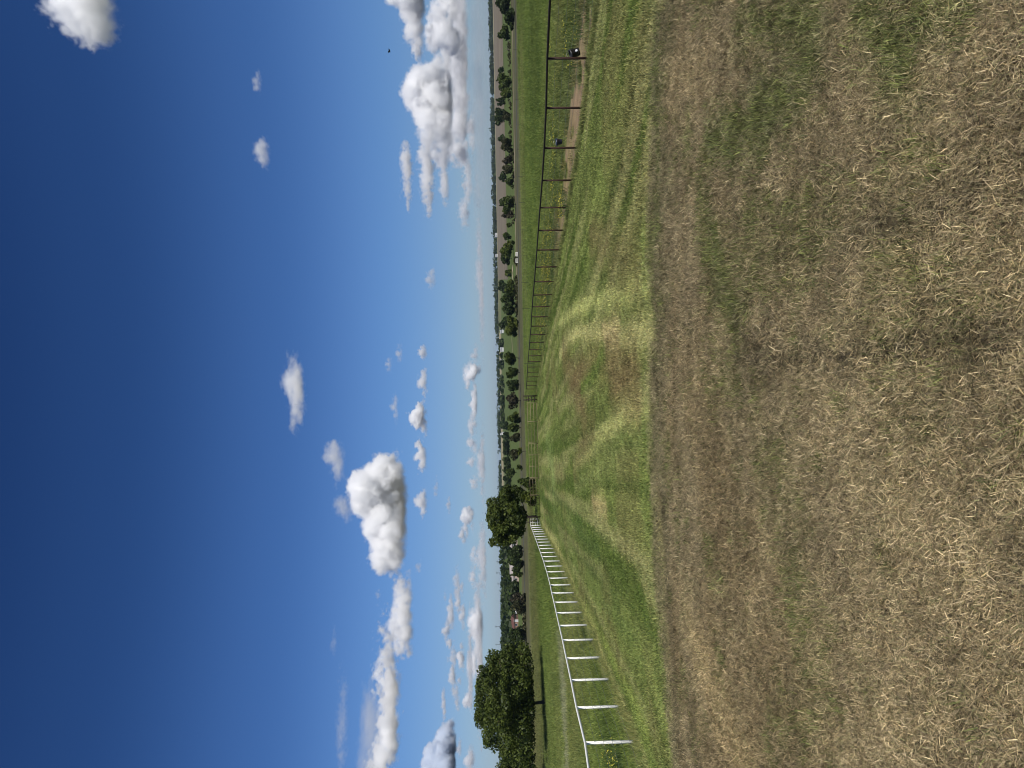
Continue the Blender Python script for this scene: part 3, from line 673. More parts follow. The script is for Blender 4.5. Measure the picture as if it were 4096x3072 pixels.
# far woods on the skyline: a mass nobody could count
def far_wood(name, label, spans, kind, size, seed):
    rs = np.random.default_rng(seed); VV = []; FF = []; TT = []; base = 0
    for (Y0, Y1, D0, D1, n, h0, h1, q) in spans:
        for i in range(n):
            Y = rs.uniform(Y0, Y1); D = rs.uniform(D0, D1); x, y = row(Y, D); h = rs.uniform(h0, h1) * (.75 + .5 * vnoise(np.array([x / 60.0]), np.array([y / 90.0]), 9)[0]); w = h * rs.uniform(.45, .8); z = hz(x, y)
            V, Fc, tn = leaves_on([((x, y, z + h * .5), (w, w, h * .5)), ((x + w * .4 * rs.normal(), y, z + h * .35), (w * .9, w * .9, h * .38))], q, size, rs, .6)
            VV.append(V); FF.append(Fc + base); TT.append(tn); base += len(V)
    o = crown_mesh(name, np.vstack(VV), np.vstack(FF), np.concatenate(TT), LEAF[kind], None); return tag(o, label, kind='stuff')
far_wood('far_woods', 'blue-green wooded ridge along the right skyline', [(-320, 1330, 1420, 1700, 520, 6, 10.5, 26)], 'dark', 2.2, 301)
far_wood('far_woods', 'dark wooded slope along the left skyline', [(2150, 3150, 430, 640, 420, 5.5, 8.5, 34), (2350, 2900, 640, 1000, 120, 6, 9.5, 30), (2170, 2640, 330, 420, 110, 3.0, 5.2, 30)], 'dark', 1.5, 302)
far_wood('far_trees', 'specks of trees along the pale middle skyline', [(1300, 2160, 1380, 1650, 130, 5, 9, 24), (1360, 1700, 700, 800, 34, 3, 5.5, 30), (1960, 2160, 430, 560, 60, 5, 8, 34)], 'dark', 1.9, 303)
far_wood('grove_scrub', 'scrubby weeds and bushes under the roadside trees', [(130, 560, 262, 300, 60, .5, 1.3, 16), (600, 900, 250, 275, 40, .5, 1.2, 16), (1110, 1260, 232, 246, 40, .5, 1.4, 16), (1030, 1060, 228, 234, 12, .8, 1.6, 20), (2380, 2560, 206, 214, 40, .5, 1.3, 16)], 'olive', .35, 304)

# ------------------------------------------------------------------ far buildings and masts
M_PINKWALL = material('pink_wall', (.42, .33, .29), .8, .08, 1.5)
M_GREYROOF = material('grey_roof', (.30, .27, .25), .8, .12, 1.0)
M_REDROOF = material('red_roof', (.11, .05, .042), .75, .15, 1.0)
M_BRICK = material('brick_wall', (.25, .15, .11), .85, .15, 2)
M_WHITEWALL = material('white_wall', (.52, .52, .51), .6, .06, 1.5)
M_WINDOW = material('window_glass', (.03, .035, .04), .15, .1, 3, spec=.6)
M_TIN = material('tin_roof', (.38, .38, .38), .45, .1, 1.2, .3)
def house(name, label, Y, D, w, dpt, h, rh, wall, roof, door=None, rz=0, windows=2):
    x, y = row(Y, D); root = empty(name, (x, y, hz(x, y)), rz)
    m = MB(); m.box((0, 0, h / 2 - .2), (w, dpt, h + .4)); m.build('wall', wall, root)
    e = .35; v = [(-w / 2 - e, -dpt / 2 - e, h - .05), (w / 2 + e, -dpt / 2 - e, h - .05), (w / 2 + e, dpt / 2 + e, h - .05), (-w / 2 - e, dpt / 2 + e, h - .05), (-w / 2 - e, 0, h + rh), (w / 2 + e, 0, h + rh)]
    r = link_mesh('roof', v, [(0, 1, 5, 4), (2, 3, 4, 5), (0, 4, 3), (1, 2, 5), (0, 3, 2, 1)], roof, root)
    m = MB(); m.box((w * .22, .3, h + rh * .9), (.5, .5, 1.0)); m.build('chimney', wall, r)
    for k in range(windows):
        f = MB(); cx = -w / 2 + w * (k + .6) / (windows + .6); f.box((cx, -dpt / 2 - .02, h * .55), (1.1, .08, 1.1)); fo = f.build('window', M_WHITEWALL, root)
        p = MB(); p.box((cx, -dpt / 2 - .065, h * .55), (.9, .04, .9)); p.build('pane', M_WINDOW, fo)
    if door:
        m = MB(); m.box((w * .3, -dpt / 2 - .03, 1.05), (w * .26, .1, 2.1)); m.build('door', door, root)
    tag(root, label, 'house'); return root
house('house', 'pink-walled house with pale gabled roof among dark trees on the left', 2266, 300, 5.6, 7, 2.2, 1.7, M_PINKWALL, M_GREYROOF, M_WHITEWALL, .25, 1)
house('house', 'small pinkish outbuilding past the pink-walled house', 2312, 305, 2.6, 4, 2.3, .7, M_PINKWALL, M_GREYROOF, None, .1, 1)
house('house', 'pale building glimpsed through the mid-distance tree', 2168, 320, 3.4, 6, 2.4, 1.0, M_PINKWALL, M_GREYROOF, None, 0, 1)
house('shed', 'red-roofed brick shed with white door near the gravel yard', 2486, 330, 4.4, 6, 1.9, 1.3, M_BRICK, M_REDROOF, M_WHITEWALL, 0, 1)
for Y, D, w, lab in ((1325, 700, 3.5, 'tiny white barn farthest right of the three on the green slope'), (1398, 720, 4.2, 'tiny white barn in the middle of the green slope skyline'), (1452, 740, 7.5, 'wider pale barn, leftmost of the three on the green slope')):
    house('barn', lab, Y, D, w, 6, 2.2, 1.3, M_WHITEWALL, M_TIN, None, 0, 0)['category'] = 'barn'
for Y, D, w, lab in ((940, 1330, 7, 'white farmhouse speck at the foot of the far woods'), (1022, 1340, 5, 'smaller white farmhouse speck beside the far woods')):
    house('farmhouse', lab, Y, D, w, 8, 2.6, 2.0, M_WHITEWALL, M_TIN, None, 0, 1)
x, y = row(1736, 545); root = empty('silo', (x, y, hz(x, y))); m = MB(); m.tube([(0, 0, 0), (0, 0, 5)], 1.6, 18); m.build('tank', M_TIN, root, True); m = MB(); m.tube([(0, 0, 5), (0, 0, 6.2)], [1.65, .2], 18); m.build('lid', M_TIN, root, True); tag(root, 'small pale silo behind the dark hedgerow', 'silo')
x, y = row(2442, 225); root = empty('white_tank', (x, y, hz(x, y))); m = MB(); m.tube([(-.9, 0, 2.5), (.9, 0, 2.5)], .5, 16); m.build('tank', M_WHITEWALL, root, True)
for s in (-.6, .6):
    m = MB(); m.tube([(s, -.3, 0), (s, 0, 2.2)], .06, 6); m.tube([(s, .3, 0), (s, 0, 2.2)], .06, 6); m.build('leg', M_TPOST, root)
tag(root, 'white tank on legs behind the olive twiggy tree', 'tank')
x, y = row(713, 1640); root = empty('water_tower', (x, y, hz(x, y))); m = MB(); m.tube([(0, 0, 0), (0, 0, 9)], [.8, .5], 10); m.build('stem', M_WHITEWALL, root, True)
m = MB(); m.tube([(0, 0, 9), (0, 0, 10), (0, 0, 11.5), (0, 0, 12.6)], [.6, 2.2, 2.3, .4], 14); m.build('bowl', M_WHITEWALL, root, True); tag(root, 'tiny white water tower on the skyline above the far woods', 'tower')
def mast(Y, D, h, lab):
    x, y = row(Y, D); root = empty('mast', (x, y, hz(x, y))); m = MB(); m.tube([(0, 0, 0), (0, 0, h)], [.28, .16], 6); m.build('pole', M_TPOST, root)
    m = MB(); m.tube([(-1.5, 0, h * .93), (1.5, 0, h * .93)], .12, 5); m.tube([(-1.1, 0, h * .86), (1.1, 0, h * .86)], .12, 5); m.build('crossarm', M_TPOST, root); tag(root, lab, 'mast', 'masts on the left skyline')
for Y, h, lab in ((2245, 12, 'thin mast on the skyline above the pink-walled house'), (2290, 13, 'thin mast just left of the house roof on the skyline'), (2334, 11.5, 'thin mast above the round dark tree between the houses'), (2505, 15.5, 'taller dark mast above the red-roofed shed'), (2577, 15.5, 'taller dark mast over the round treetop on the ridge')):
    mast(Y, 900, h, lab)
def frame_gate(Y, lab):
    x, y = row(Y, 222); root = empty('frame_gate', (x, y, hz(x, y)))
    for s in (-.6, .6):
        m = MB(); m.tube([(s, 0, -.1), (s, 0, .75)], .06, 8); m.build('upright', M_WHITE, root)
    for h in (.12, .42, .72)[(0 if '(' in lab else 0):]:
        m = MB(); m.tube([(-.6, 0, h), (.6, 0, h)], .05, 8); m.build('rail', M_WHITE, root)
    tag(root, lab, 'gate'); return root
frame_gate(1017, 'small white gate frame under the wide sunny green tree'); frame_gate(1043, 'small white gate frame closer to the sandy drive')

# ------------------------------------------------------------------ a bird
_bp = at_depth(1558, 203, 60); root = empty('bird', _bp, .5); M_BIRD = material('black_feathers', (.012, .012, .014), .6, .3, 20)
m = MB(); m.tube([(0, -.19, .01), (0, -.13, .02), (0, 0, 0), (0, .12, -.01), (0, .2, -.01)], [.015, .04, .06, .04, .012], 8); m.build('body', M_BIRD, root, True)
for s in (-1, 1):
    v = [(0, -.06, .02), (s * .12, -.07, .09), (s * .28, -.02, .12), (s * .30, .02, .115), (s * .13, .06, .08), (0, .06, .02)]; v += [(a, b, c - .012) for a, b, c in v]
    link_mesh('wing', v, [(0, 1, 4, 5), (1, 2, 3, 4), (11, 10, 7, 6), (10, 9, 8, 7), (0, 6, 7, 1), (1, 7, 8, 2), (2, 8, 9, 3), (3, 9, 10, 4), (4, 10, 11, 5)], M_BIRD, root)
tag(root, 'small black bird flying below the big cloud bank', 'bird')

# ------------------------------------------------------------------ grass: real blades, scattered
def blade_material(name):
    m = bpy.data.materials.new(name); m.use_nodes = True; t = m.node_tree; L = t.links; p = t.nodes['Principled BSDF']; out = t.nodes['Material Output']
    ti = node(t, 'ShaderNodeAttribute', attribute_name='tint', attribute_type='INSTANCER'); bl = node(t, 'ShaderNodeAttribute', attribute_name='shade')
    vm = node(t, 'ShaderNodeVectorMath', operation='MULTIPLY'); L.new(ti.outputs['Color'], vm.inputs[0]); L.new(bl.outputs['Color'], vm.inputs[1])
    L.new(vm.outputs[0], p.inputs['Base Color']); p.inputs['Roughness'].default_value = .6; p.inputs['Specular IOR Level'].default_value = .2
    tr = node(t, 'ShaderNodeBsdfTranslucent'); L.new(vm.outputs[0], tr.inputs[0]); ms = node(t, 'ShaderNodeMixShader'); ms.inputs[0].default_value = .13
    L.new(p.outputs[0], ms.inputs[1]); L.new(tr.outputs[0], ms.inputs[2]); L.new(ms.outputs[0], out.inputs[0]); return m
M_BLADE = blade_material('grass_blade')
def clump(name, nb, rad, len_, wid, tilt, seed, colvar, thick_share=0):
    """unlinked prototype: nb bent blades; tilt (lo, hi) degrees from the horizontal"""
    rs = np.random.default_rng(seed); V = []; Fc = []; C = []
    for i in range(nb):
        q = rs.random() * 2 * math.pi; rr = rad * math.sqrt(rs.random()); b = Vector((rr * math.cos(q), rr * math.sin(q), 0))
        a = rs.random() * 2 * math.pi; el = math.radians(rs.uniform(*tilt)); l = len_ * rs.uniform(.5, 1.35) * (1.9 if rs.random() < .025 else 1); w = wid * rs.uniform(.6, 1.4) * (2.0 if rs.random() < thick_share else 1)
        d = Vector((math.cos(a) * math.cos(el), math.sin(a) * math.cos(el), math.sin(el))); s = Vector((-math.sin(a), math.cos(a), 0)); s = (s + Vector((0, 0, rs.normal() * .5))).normalized()
        b.z += rs.random() * len_ * .22 if tilt[1] < 60 else 0
        turn = Vector((rs.normal(), rs.normal(), -.5)) * l * (.05 if tilt[1] < 60 else .12); k = len(V)
        for j, (t, ww) in enumerate(((0, .8), (.4, 1), (.75, .8), (1, .15))):
            c = b + d * l * t + turn * t * t * 1.5; V.append(c - s * w * ww / 2); V.append(c + s * w * ww / 2)
        for j in range(3): Fc.append((k + 2 * j, k + 2 * j + 1, k + 2 * j + 3, k + 2 * j + 2))
        col = np.clip(np.array(colvar[rs.integers(len(colvar))]) * (1 + .22 * rs.normal()), .15, 2.6); C += [col] * 8
    me = bpy.data.meshes.new(name); me.from_pydata([tuple(v) for v in V], [], Fc); me.materials.append(M_BLADE)
    at = me.attributes.new('shade', 'FLOAT_COLOR', 'POINT'); at.data.foreach_set('color', np.hstack([np.array(C), np.ones((len(C), 1))]).astype(np.float32).ravel())
    return bpy.data.objects.new(name, me)
def scatter(name, label, P, rot, scale, tint, idx, protos):
    coll = bpy.data.collections.new(name + '_blades')
    for p in protos: coll.objects.link(p)
    me = bpy.data.meshes.new(name); me.vertices.add(len(P)); me.vertices.foreach_set('co', P.astype(np.float32).ravel())
    for an, ty, dat, key in (('rot', 'FLOAT_VECTOR', rot, 'vector'), ('size', 'FLOAT', scale, 'value'), ('tint', 'FLOAT_COLOR', np.hstack([tint, np.ones((len(tint), 1))]), 'color'), ('pick', 'INT', idx, 'value')):
        a = me.attributes.new(an, ty, 'POINT'); a.data.foreach_set(key, (dat.astype(np.int32) if ty == 'INT' else dat.astype(np.float32)).ravel())
    o = bpy.data.objects.new(name, me); COL.objects.link(o)
    ng = bpy.data.node_groups.new(name, 'GeometryNodeTree')
    ng.interface.new_socket('Geometry', in_out='INPUT', socket_type='NodeSocketGeometry'); ng.interface.new_socket('Geometry', in_out='OUTPUT', socket_type='NodeSocketGeometry')
    N, L = ng.nodes, ng.links; gi = N.new('NodeGroupInput'); go = N.new('NodeGroupOutput')
    ci = N.new('GeometryNodeCollectionInfo'); ci.inputs[0].default_value = coll; ci.inputs['Separate Children'].default_value = True; ci.inputs['Reset Children'].default_value = True
    ip = N.new('GeometryNodeInstanceOnPoints'); ip.inputs['Pick Instance'].default_value = True
    def att(n, ty):
        a = N.new('GeometryNodeInputNamedAttribute'); a.data_type = ty; a.inputs[0].default_value = n; return a.outputs[0]
    L.new(gi.outputs[0], ip.inputs['Points']); L.new(ci.outputs[0], ip.inputs['Instance']); L.new(att('pick', 'INT'), ip.inputs['Instance Index'])
    L.new(att('rot', 'FLOAT_VECTOR'), ip.inputs['Rotation']); L.new(att('size', 'FLOAT'), ip.inputs['Scale']); L.new(ip.outputs[0], go.inputs[0])
    o.modifiers.new('scatter', 'NODES').node_group = ng
    return tag(o, label, kind='stuff')
def points_in(dens, y0, y1, smax=.60, seed=1):
    """random ground points with areal density dens(y) inside the widened view wedge"""
    rs = np.random.default_rng(seed); out = []
    ys = np.geomspace(y0, y1, 60)
    for a, b in zip(ys[:-1], ys[1:]):
        hw = smax * b + .5; n = int(dens((a + b) / 2) * (b - a) * 2 * hw)
        out.append(np.stack([rs.uniform(-hw, hw, n), rs.uniform(a, b, n)], -1))
    return np.vstack(out)
STRAW = [(1.5, 1.46, 1.36), (1.0, .97, .92), (.42, .40, .38), (2.0, 1.96, 1.75), (1.2, 1.1, .85), (.22, .20, .18), (.75, .88, .62), (.40, .45, .32), (1.45, 1.38, 1.2), (.6, .52, .42)]
GRN = [(1, 1, 1), (1.15, 1.1, .9), (.8, .9, .8), (.65, .75, .7), (1.35, 1.25, 1.1)]
straws = [clump('straw_%d' % i, 118, .115, .043, .0021, (-2, 46), 400 + i, STRAW, .02) for i in range(7)]
greens = [clump('tuft_%d' % i, 46, .085, .062, .0032, (20, 80), 420 + i, GRN + STRAW[:4]) for i in range(5)]
mown = [clump('mown_%d' % i, 44, .15, .050, .0070, (20, 85), 440 + i, GRN) for i in range(5)]
tall = [clump('tall_%d' % i, 48, .30, .26, .013, (45, 88), 460 + i, GRN) for i in range(5)]

# dry turf close by
P2 = points_in(lambda y: 1050 if y < 3.5 else 1050 * (3.5 / y) ** 1.3, 1.25, 13, seed=31)
_, _, dry, _, mk = ground_colour(P2[:, 0], P2[:, 1]); k = dry > .15 + .7 * rng.random(len(P2)); P2, mk = P2[k], mk[k]; P2 = P2[~((mk > .5) & (rng.random(len(P2)) < .55))]
col, gr, dry, lm, mk = ground_colour(P2[:, 0], P2[:, 1]); n = len(P2)
isg = rng.random(n) < gr * .42
idx = np.where(isg, 7 + rng.integers(0, 5, n), rng.integers(0, 7, n))
tint = (1 - .62 * mk)[:, None] * np.where(isg[:, None], np.array((.118, .135, .045)), col * (.85 + .30 * sstep(4.5, 2.5, P2[:, 1]))[:, None] + np.array((.256, .220, .152)) * (.37 + .10 * sstep(6, 3, P2[:, 1]))[:, None]) * (.50 + 1.0 * rng.random((n, 1)))
rot = np.stack([rng.normal(size=n) * .20, rng.normal(size=n) * .20, rng.random(n) * 6.28], -1)
yy = P2[:, 1]; scl = (.75 + .5 * rng.random(n)) * np.interp(yy, [1.2, 3, 6, 12], [.58, .68, .98, 1.35])
scatter('dry_grass', 'straw coloured dry mown turf with green tufts close to the camera', np.column_stack([P2, height(P2[:, 0], P2[:, 1]) + .002 + .022 * rng.random(len(P2)) ** 2.2]), rot, scl, tint, idx, straws + greens)
# lane
P2 = points_in(lambda y: 190 * (9 / y) ** 1.05, 6.5, 79, smax=.58, seed=32)
col, gr, dry, lm, mk = ground_colour(P2[:, 0], P2[:, 1]); k = (lm > .45) & (dry < .25 + .7 * rng.random(len(P2))); P2, col = P2[k], col[k]; n = len(P2)
rot = np.stack([rng.normal(size=n) * .1, rng.normal(size=n) * .1, rng.random(n) * 6.28], -1); scl = np.interp(P2[:, 1], [8, 20, 40, 80], [.8, 1.0, 1.25, 1.6]) * (.7 + .6 * rng.random(n))
scatter('lane_grass', 'short mown green grass of the lane between the fences', np.column_stack([P2, height(P2[:, 0], P2[:, 1])]), rot, scl, col * 1.5 * (.45 + 1.1 * rng.random((n, 1))), rng.integers(0, 5, n), mown)
# rougher pasture outside the fences
P2 = points_in(lambda y: 26 * (16 / y) ** 1.25, 12, 150, smax=.6, seed=33)
col, gr, dry, lm, mk = ground_colour(P2[:, 0], P2[:, 1]); k = (lm < .3) & (dry < .3) & (col[:, 0] < col[:, 1] * 1.15); P2, col = P2[k], col[k]; n = len(P2)
rot = np.stack([rng.normal(size=n) * .12, rng.normal(size=n) * .12, rng.random(n) * 6.28], -1); scl = np.interp(P2[:, 1], [12, 30, 80, 150], [.42, .6, 1.0, 1.5]) * (.6 + .8 * rng.random(n))
scatter('pasture_grass', 'longer green pasture grass outside the fences', np.column_stack([P2, height(P2[:, 0], P2[:, 1])]), rot, scl, col * 1.35 * (.7 + .6 * rng.random((n, 1))), rng.integers(0, 5, n), tall)
# fringe of uncut grass under the two fences, dry stems
fr = []; ft = []
for a, b, s in ((LA, LB, 1), (RA, RB, 1)):
    for i in range(5200 if s else 0):
        y = 12 + 65 * rng.random() ** 1.5; x = line_x(a, b, y) + rng.normal() * .16; fr.append((x, y)); ft.append((.20, .20, .075) if rng.random() < .6 else (.085, .115, .03))
fr = np.array(fr); n = len(fr); rot = np.stack([rng.normal(size=n) * .15, rng.normal(size=n) * .15, rng.random(n) * 6.28], -1)
scatter('fence_fringe_grass', 'uncut pale grass growing along the foot of both pipe fences', np.column_stack([fr, height(fr[:, 0], fr[:, 1])]), rot, (.22 + .36 * rng.random(n)), np.array(ft) * 1.25 * (.7 + .6 * rng.random((n, 1))), rng.integers(0, 5, n), [clump('fringe_%d' % i, 26, .2, .26, .009, (45, 88), 480 + i, GRN) for i in range(5)])
# yellow wildflowers behind the rusty fence
def flower_clump(name, seed):
    o = clump(name, 14, .3, .34, .012, (55, 88), seed, [(.35, .75, .45)]); return o
def head_clump(name, seed):
    rs = np.random.default_rng(seed); V = []; Fc = []; C = []
    for i in range(16):
        c = Vector((rs.normal() * .17, rs.normal() * .17, .22 + .14 * rs.random())); k = len(V); r = .011 + .009 * rs.random(); nrm = Vector((rs.normal() * .5, rs.normal() * .5 - .4, 1)).normalized(); a = nrm.orthogonal().normalized(); b = nrm.cross(a)
        for q in range(6): V.append(c + (a * math.cos(q * math.pi / 3) + b * math.sin(q * math.pi / 3)) * r)
        Fc.append(tuple(range(k, k + 6))); C += [(1, 1, 1)] * 6
        k = len(V); w = b * .005; V += [c - w, c + w, Vector((c.x * .5, c.y * .5, 0)) + w, Vector((c.x * .5, c.y * .5, 0)) - w]; Fc.append((k, k + 1, k + 2, k + 3)); C += [(.16, .28, .6)] * 4
    me = bpy.data.meshes.new(name); me.from_pydata([tuple(v) for v in V], [], Fc); me.materials.append(M_BLADE)
    at = me.attributes.new('shade', 'FLOAT_COLOR', 'POINT'); at.data.foreach_set('color', np.hstack([np.array(C), np.ones((len(C), 1))]).astype(np.float32).ravel())
    return bpy.data.objects.new(name, me)
fl = []
for Y0, Y1, X0, X1, cnt in ((300, 640, 2220, 2240, 60), (640, 830, 2210, 2235, 80), (760, 860, 2240, 2275, 70), (850, 1010, 2165, 2235, 210), (1010, 1130, 2165, 2215, 420), (1130, 1300, 2150, 2195, 420), (1300, 1400, 2150, 2180, 120), (0, 300, 2215, 2330, 70), (2990, 3072, 2455, 2500, 40), (1400, 1560, 2125, 2150, 60)):
    for i in range(max(6, int(cnt * .24))):
        X, Y = rng.uniform(X0, X1), rng.uniform(Y0, Y1); fl.append(on_ground(X + 8, Y, 10, 200))
fl = np.array(fl); n = len(fl); rot = np.stack([np.zeros(n), np.zeros(n), rng.random(n) * 6.28], -1)
scatter('wildflowers', 'yellow wildflowers in patches behind the rusty fence', np.column_stack([fl, height(fl[:, 0], fl[:, 1])]), rot, .8 + .5 * rng.random(n), np.array((.40, .36, .05)) * (.7 + .5 * rng.random((n, 1))), rng.integers(0, 4, n), [head_clump('flower_%d' % i, 500 + i) for i in range(4)])

# ------------------------------------------------------------------ clouds: volumes with a density grid each
def cloud_material(name, col, dens, aniso=.15):
    m = bpy.data.materials.new(name); m.use_nodes = True; t = m.node_tree; t.nodes.remove(t.nodes['Principled BSDF'])
    v = t.nodes.new('ShaderNodeVolumePrincipled'); v.inputs['Color'].default_value = (*col, 1); v.inputs['Density'].default_value = dens; v.inputs['Anisotropy'].default_value = aniso
    t.links.new(v.outputs[0], t.nodes['Material Output'].inputs['Volume']); return m
def cloud(label, prof, base, dens=1.0, amp=1.0, soft=.4, col=(1, 1, 1), seed=1, alt=1000, rmax=70, flat=1.0, cat='cloud', thick=1.0, detail=6, stretch=1.0, ells=None):
    """prof: [(Y, Xtop)] upper outline in photograph pixels, base: X of the flat underside; dens: optical depth per 60 px"""
    rnd = random.Random(seed); Ym = sum(p[0] for p in prof) / len(prof); d = ray(base, Ym); el = d.z / d.y
    D = min(30000, alt / max(el, .03)); px = D / F_PX
    ys = [p[0] for p in prof]; xs = [p[1] for p in prof]; circ = []
    y = ys[0]
    while y <= ys[-1]:
        h = max(6, base - float(np.interp(y, ys, xs))); r = min(rmax, max(h * .30, 5)); circ.append((base - h + r * .9, y, r))
        q = base - h + r * 1.7
        while q < base: circ.append((q, y + rnd.uniform(-.4, .4) * r, r * rnd.uniform(.85, 1.25))); q += r * .9
        y += r * rnd.uniform(.55, .8)
    rads = sorted(c[2] for c in circ); rk = [rads[len(rads) // 8], rads[len(rads) // 2], rads[-1]]; rm = rk[1]
    pts, cls = [], []
    for X, Y, r in circ:
        k = min(range(3), key=lambda i: abs(rk[i] - r))
        for j in range(3):
            pts.append(at_depth(X + (rnd.uniform(-.1, .35) * r if j else 0), Y + (rnd.uniform(-.4, .4) * r if j else 0), D + (rnd.uniform(-1.3, 1.3) * r * px * thick if j else 0))); cls.append(k)
    hm = bpy.data.meshes.new('cloud_core'); hm.from_pydata([tuple(p) for p in pts], [], []); a = hm.attributes.new('cls', 'INT', 'POINT'); a.data.foreach_set('value', cls)
    P = np.array([tuple(p) for p in pts]); pad = rk[-1] * px * 1.35; lo = P.min(0) - pad; hi = P.max(0) + pad
    zb = at_depth(base, Ym, D).z; lo[2] = zb - rm * px * .5
    vox = px * 3.6; res = [int(min(300, max(10, (hi[i] - lo[i]) / vox * (.55 if i == 1 else 1)))) for i in range(3)]
    core = bpy.data.objects.new('cloud_core', hm)
    vol = bpy.data.volumes.new('cloud'); ob = bpy.data.objects.new('cloud', vol); COL.objects.link(ob)
    ng = bpy.data.node_groups.new('cloud', 'GeometryNodeTree')
    ng.interface.new_socket('Geometry', in_out='INPUT', socket_type='NodeSocketGeometry'); ng.interface.new_socket('Geometry', in_out='OUTPUT', socket_type='NodeSocketGeometry')
    N, L = ng.nodes, ng.links; go = N.new('NodeGroupOutput'); oi = N.new('GeometryNodeObjectInfo'); oi.inputs[0].default_value = core
    pos = N.new('GeometryNodeInputPosition'); at = N.new('GeometryNodeInputNamedAttribute'); at.data_type = 'INT'; at.inputs[0].default_value = 'cls'
    def mt(op, a, b=None, c=None):
        n = N.new('ShaderNodeMath'); n.operation = op
        for i, v in enumerate((a, b, c)):
            if v is None: continue
            if isinstance(v, (int, float)): n.inputs[i].default_value = v
            else: L.new(v, n.inputs[i])
        return n.outputs[0]
    vs = N.new('ShaderNodeVectorMath'); vs.operation = 'MULTIPLY'; L.new(pos.outputs[0], vs.inputs[0]); vs.inputs[1].default_value = (1 / stretch, 1 / stretch, 1); pv = vs.outputs[0]
    def nz(scale, det, rough=.6, w=0):
        n = N.new('ShaderNodeTexNoise'); n.noise_dimensions = '4D'; n.inputs['W'].default_value = seed * 3.7 + w; n.inputs['Scale'].default_value = scale; n.inputs['Detail'].default_value = det; n.inputs['Roughness'].default_value = rough
        L.new(pv, n.inputs['Vector']); return mt('SUBTRACT', n.outputs[0], .5)
    f = None
    if ells:                                     # soft lens-shaped puff: (X, Y, half height, half width) in photograph pixels
        rm = max(e[2] for e in ells) * .8; Rall = [(np.array(at_depth(X, Y, D)), np.array((b * px, max(b * .4, a) * px, a * px))) for X, Y, a, b in ells]
        lo = np.min([c - r * 1.5 for c, r in Rall], 0); hi = np.max([c + r * 1.5 for c, r in Rall], 0); lo[2] = max(lo[2], zb - rm * px * .6)
        res = [int(min(300, max(12, (hi[i] - lo[i]) / (px * 3.2) * (.5 if i == 1 else 1)))) for i in range(3)]
        for c, r in Rall:
            v1 = N.new('ShaderNodeVectorMath'); v1.operation = 'SUBTRACT'; L.new(pos.outputs[0], v1.inputs[0]); v1.inputs[1].default_value = c
            v2 = N.new('ShaderNodeVectorMath'); v2.operation = 'DIVIDE'; L.new(v1.outputs[0], v2.inputs[0]); v2.inputs[1].default_value = r
            v3 = N.new('ShaderNodeVectorMath'); v3.operation = 'LENGTH'; L.new(v2.outputs[0], v3.inputs[0])
            q = mt('MULTIPLY', mt('SUBTRACT', 1.04, v3.outputs['Value']), float(r[2])); f = q if f is None else mt('SMOOTH_MAX', f, q, rm * px * .3)
    for k in ([] if ells else sorted(set(cls))):
        pr = N.new('GeometryNodeProximity'); pr.target_element = 'POINTS'; L.new(oi.outputs['Geometry'], pr.inputs[0]); L.new(at.outputs[0], pr.inputs[1]); pr.inputs['Sample Group ID'].default_value = k
        L.new(pos.outputs[0], pr.inputs['Source Position']); q = mt('SUBTRACT', rk[k] * px, pr.outputs['Distance']); f = q if f is None else mt('SMOOTH_MAX', f, q, rm * px * .35)
    n1 = nz(1 / (rm * px * 1.5), detail, .58)
    vo = N.new('ShaderNodeTexVoronoi'); vo.feature = 'F1'; vo.inputs['Scale'].default_value = 1 / (rm * px * .75); vo.inputs['Detail'].default_value = 2; vo.inputs['Roughness'].default_value = .55
    L.new(pv, vo.inputs['Vector'])
    f = mt('ADD', f, mt('MULTIPLY', n1, rm * px * 1.9 * amp)); f = mt('ADD', f, mt('MULTIPLY', nz(1 / (rm * px * .38), 5, .66, 5), rm * px * 1.35 * amp)); f = mt('ADD', f, mt('MULTIPLY', mt('SUBTRACT', .48, vo.outputs['Distance']), rm * px * .55 * min(amp, 1.1)))
    cl = N.new('ShaderNodeClamp'); L.new(mt('DIVIDE', f, rm * px * soft), cl.inputs[0])
    sx = N.new('ShaderNodeSeparateXYZ'); L.new(pos.outputs[0], sx.inputs[0])
    bs = N.new('ShaderNodeMapRange'); bs.clamp = True; L.new(mt('ADD', sx.outputs[2], mt('MULTIPLY', n1, rm * px * .9)), bs.inputs[0]); bs.inputs[1].default_value = zb - rm * px * .35 * flat; bs.inputs[2].default_value = zb + rm * px * .9 * flat
    vc = N.new('GeometryNodeVolumeCube'); L.new(mt('MULTIPLY', cl.outputs[0], bs.outputs[0]), vc.inputs['Density']); vc.inputs['Min'].default_value = lo; vc.inputs['Max'].default_value = hi
    for i, ax in enumerate('XYZ'): vc.inputs['Resolution ' + ax].default_value = res[i]
    sm = N.new('GeometryNodeSetMaterial'); L.new(vc.outputs[0], sm.inputs[0]); L.new(sm.outputs[0], go.inputs[0])
    sm.inputs['Material'].default_value = cloud_material('cloud_vapour', col, dens * 1.6 / (60 * px))
    ob.modifiers.new('vapour', 'NODES').node_group = ng; vol.materials.append(sm.inputs['Material'].default_value)
    tag(ob, label, cat, 'fair weather clouds'); return ob
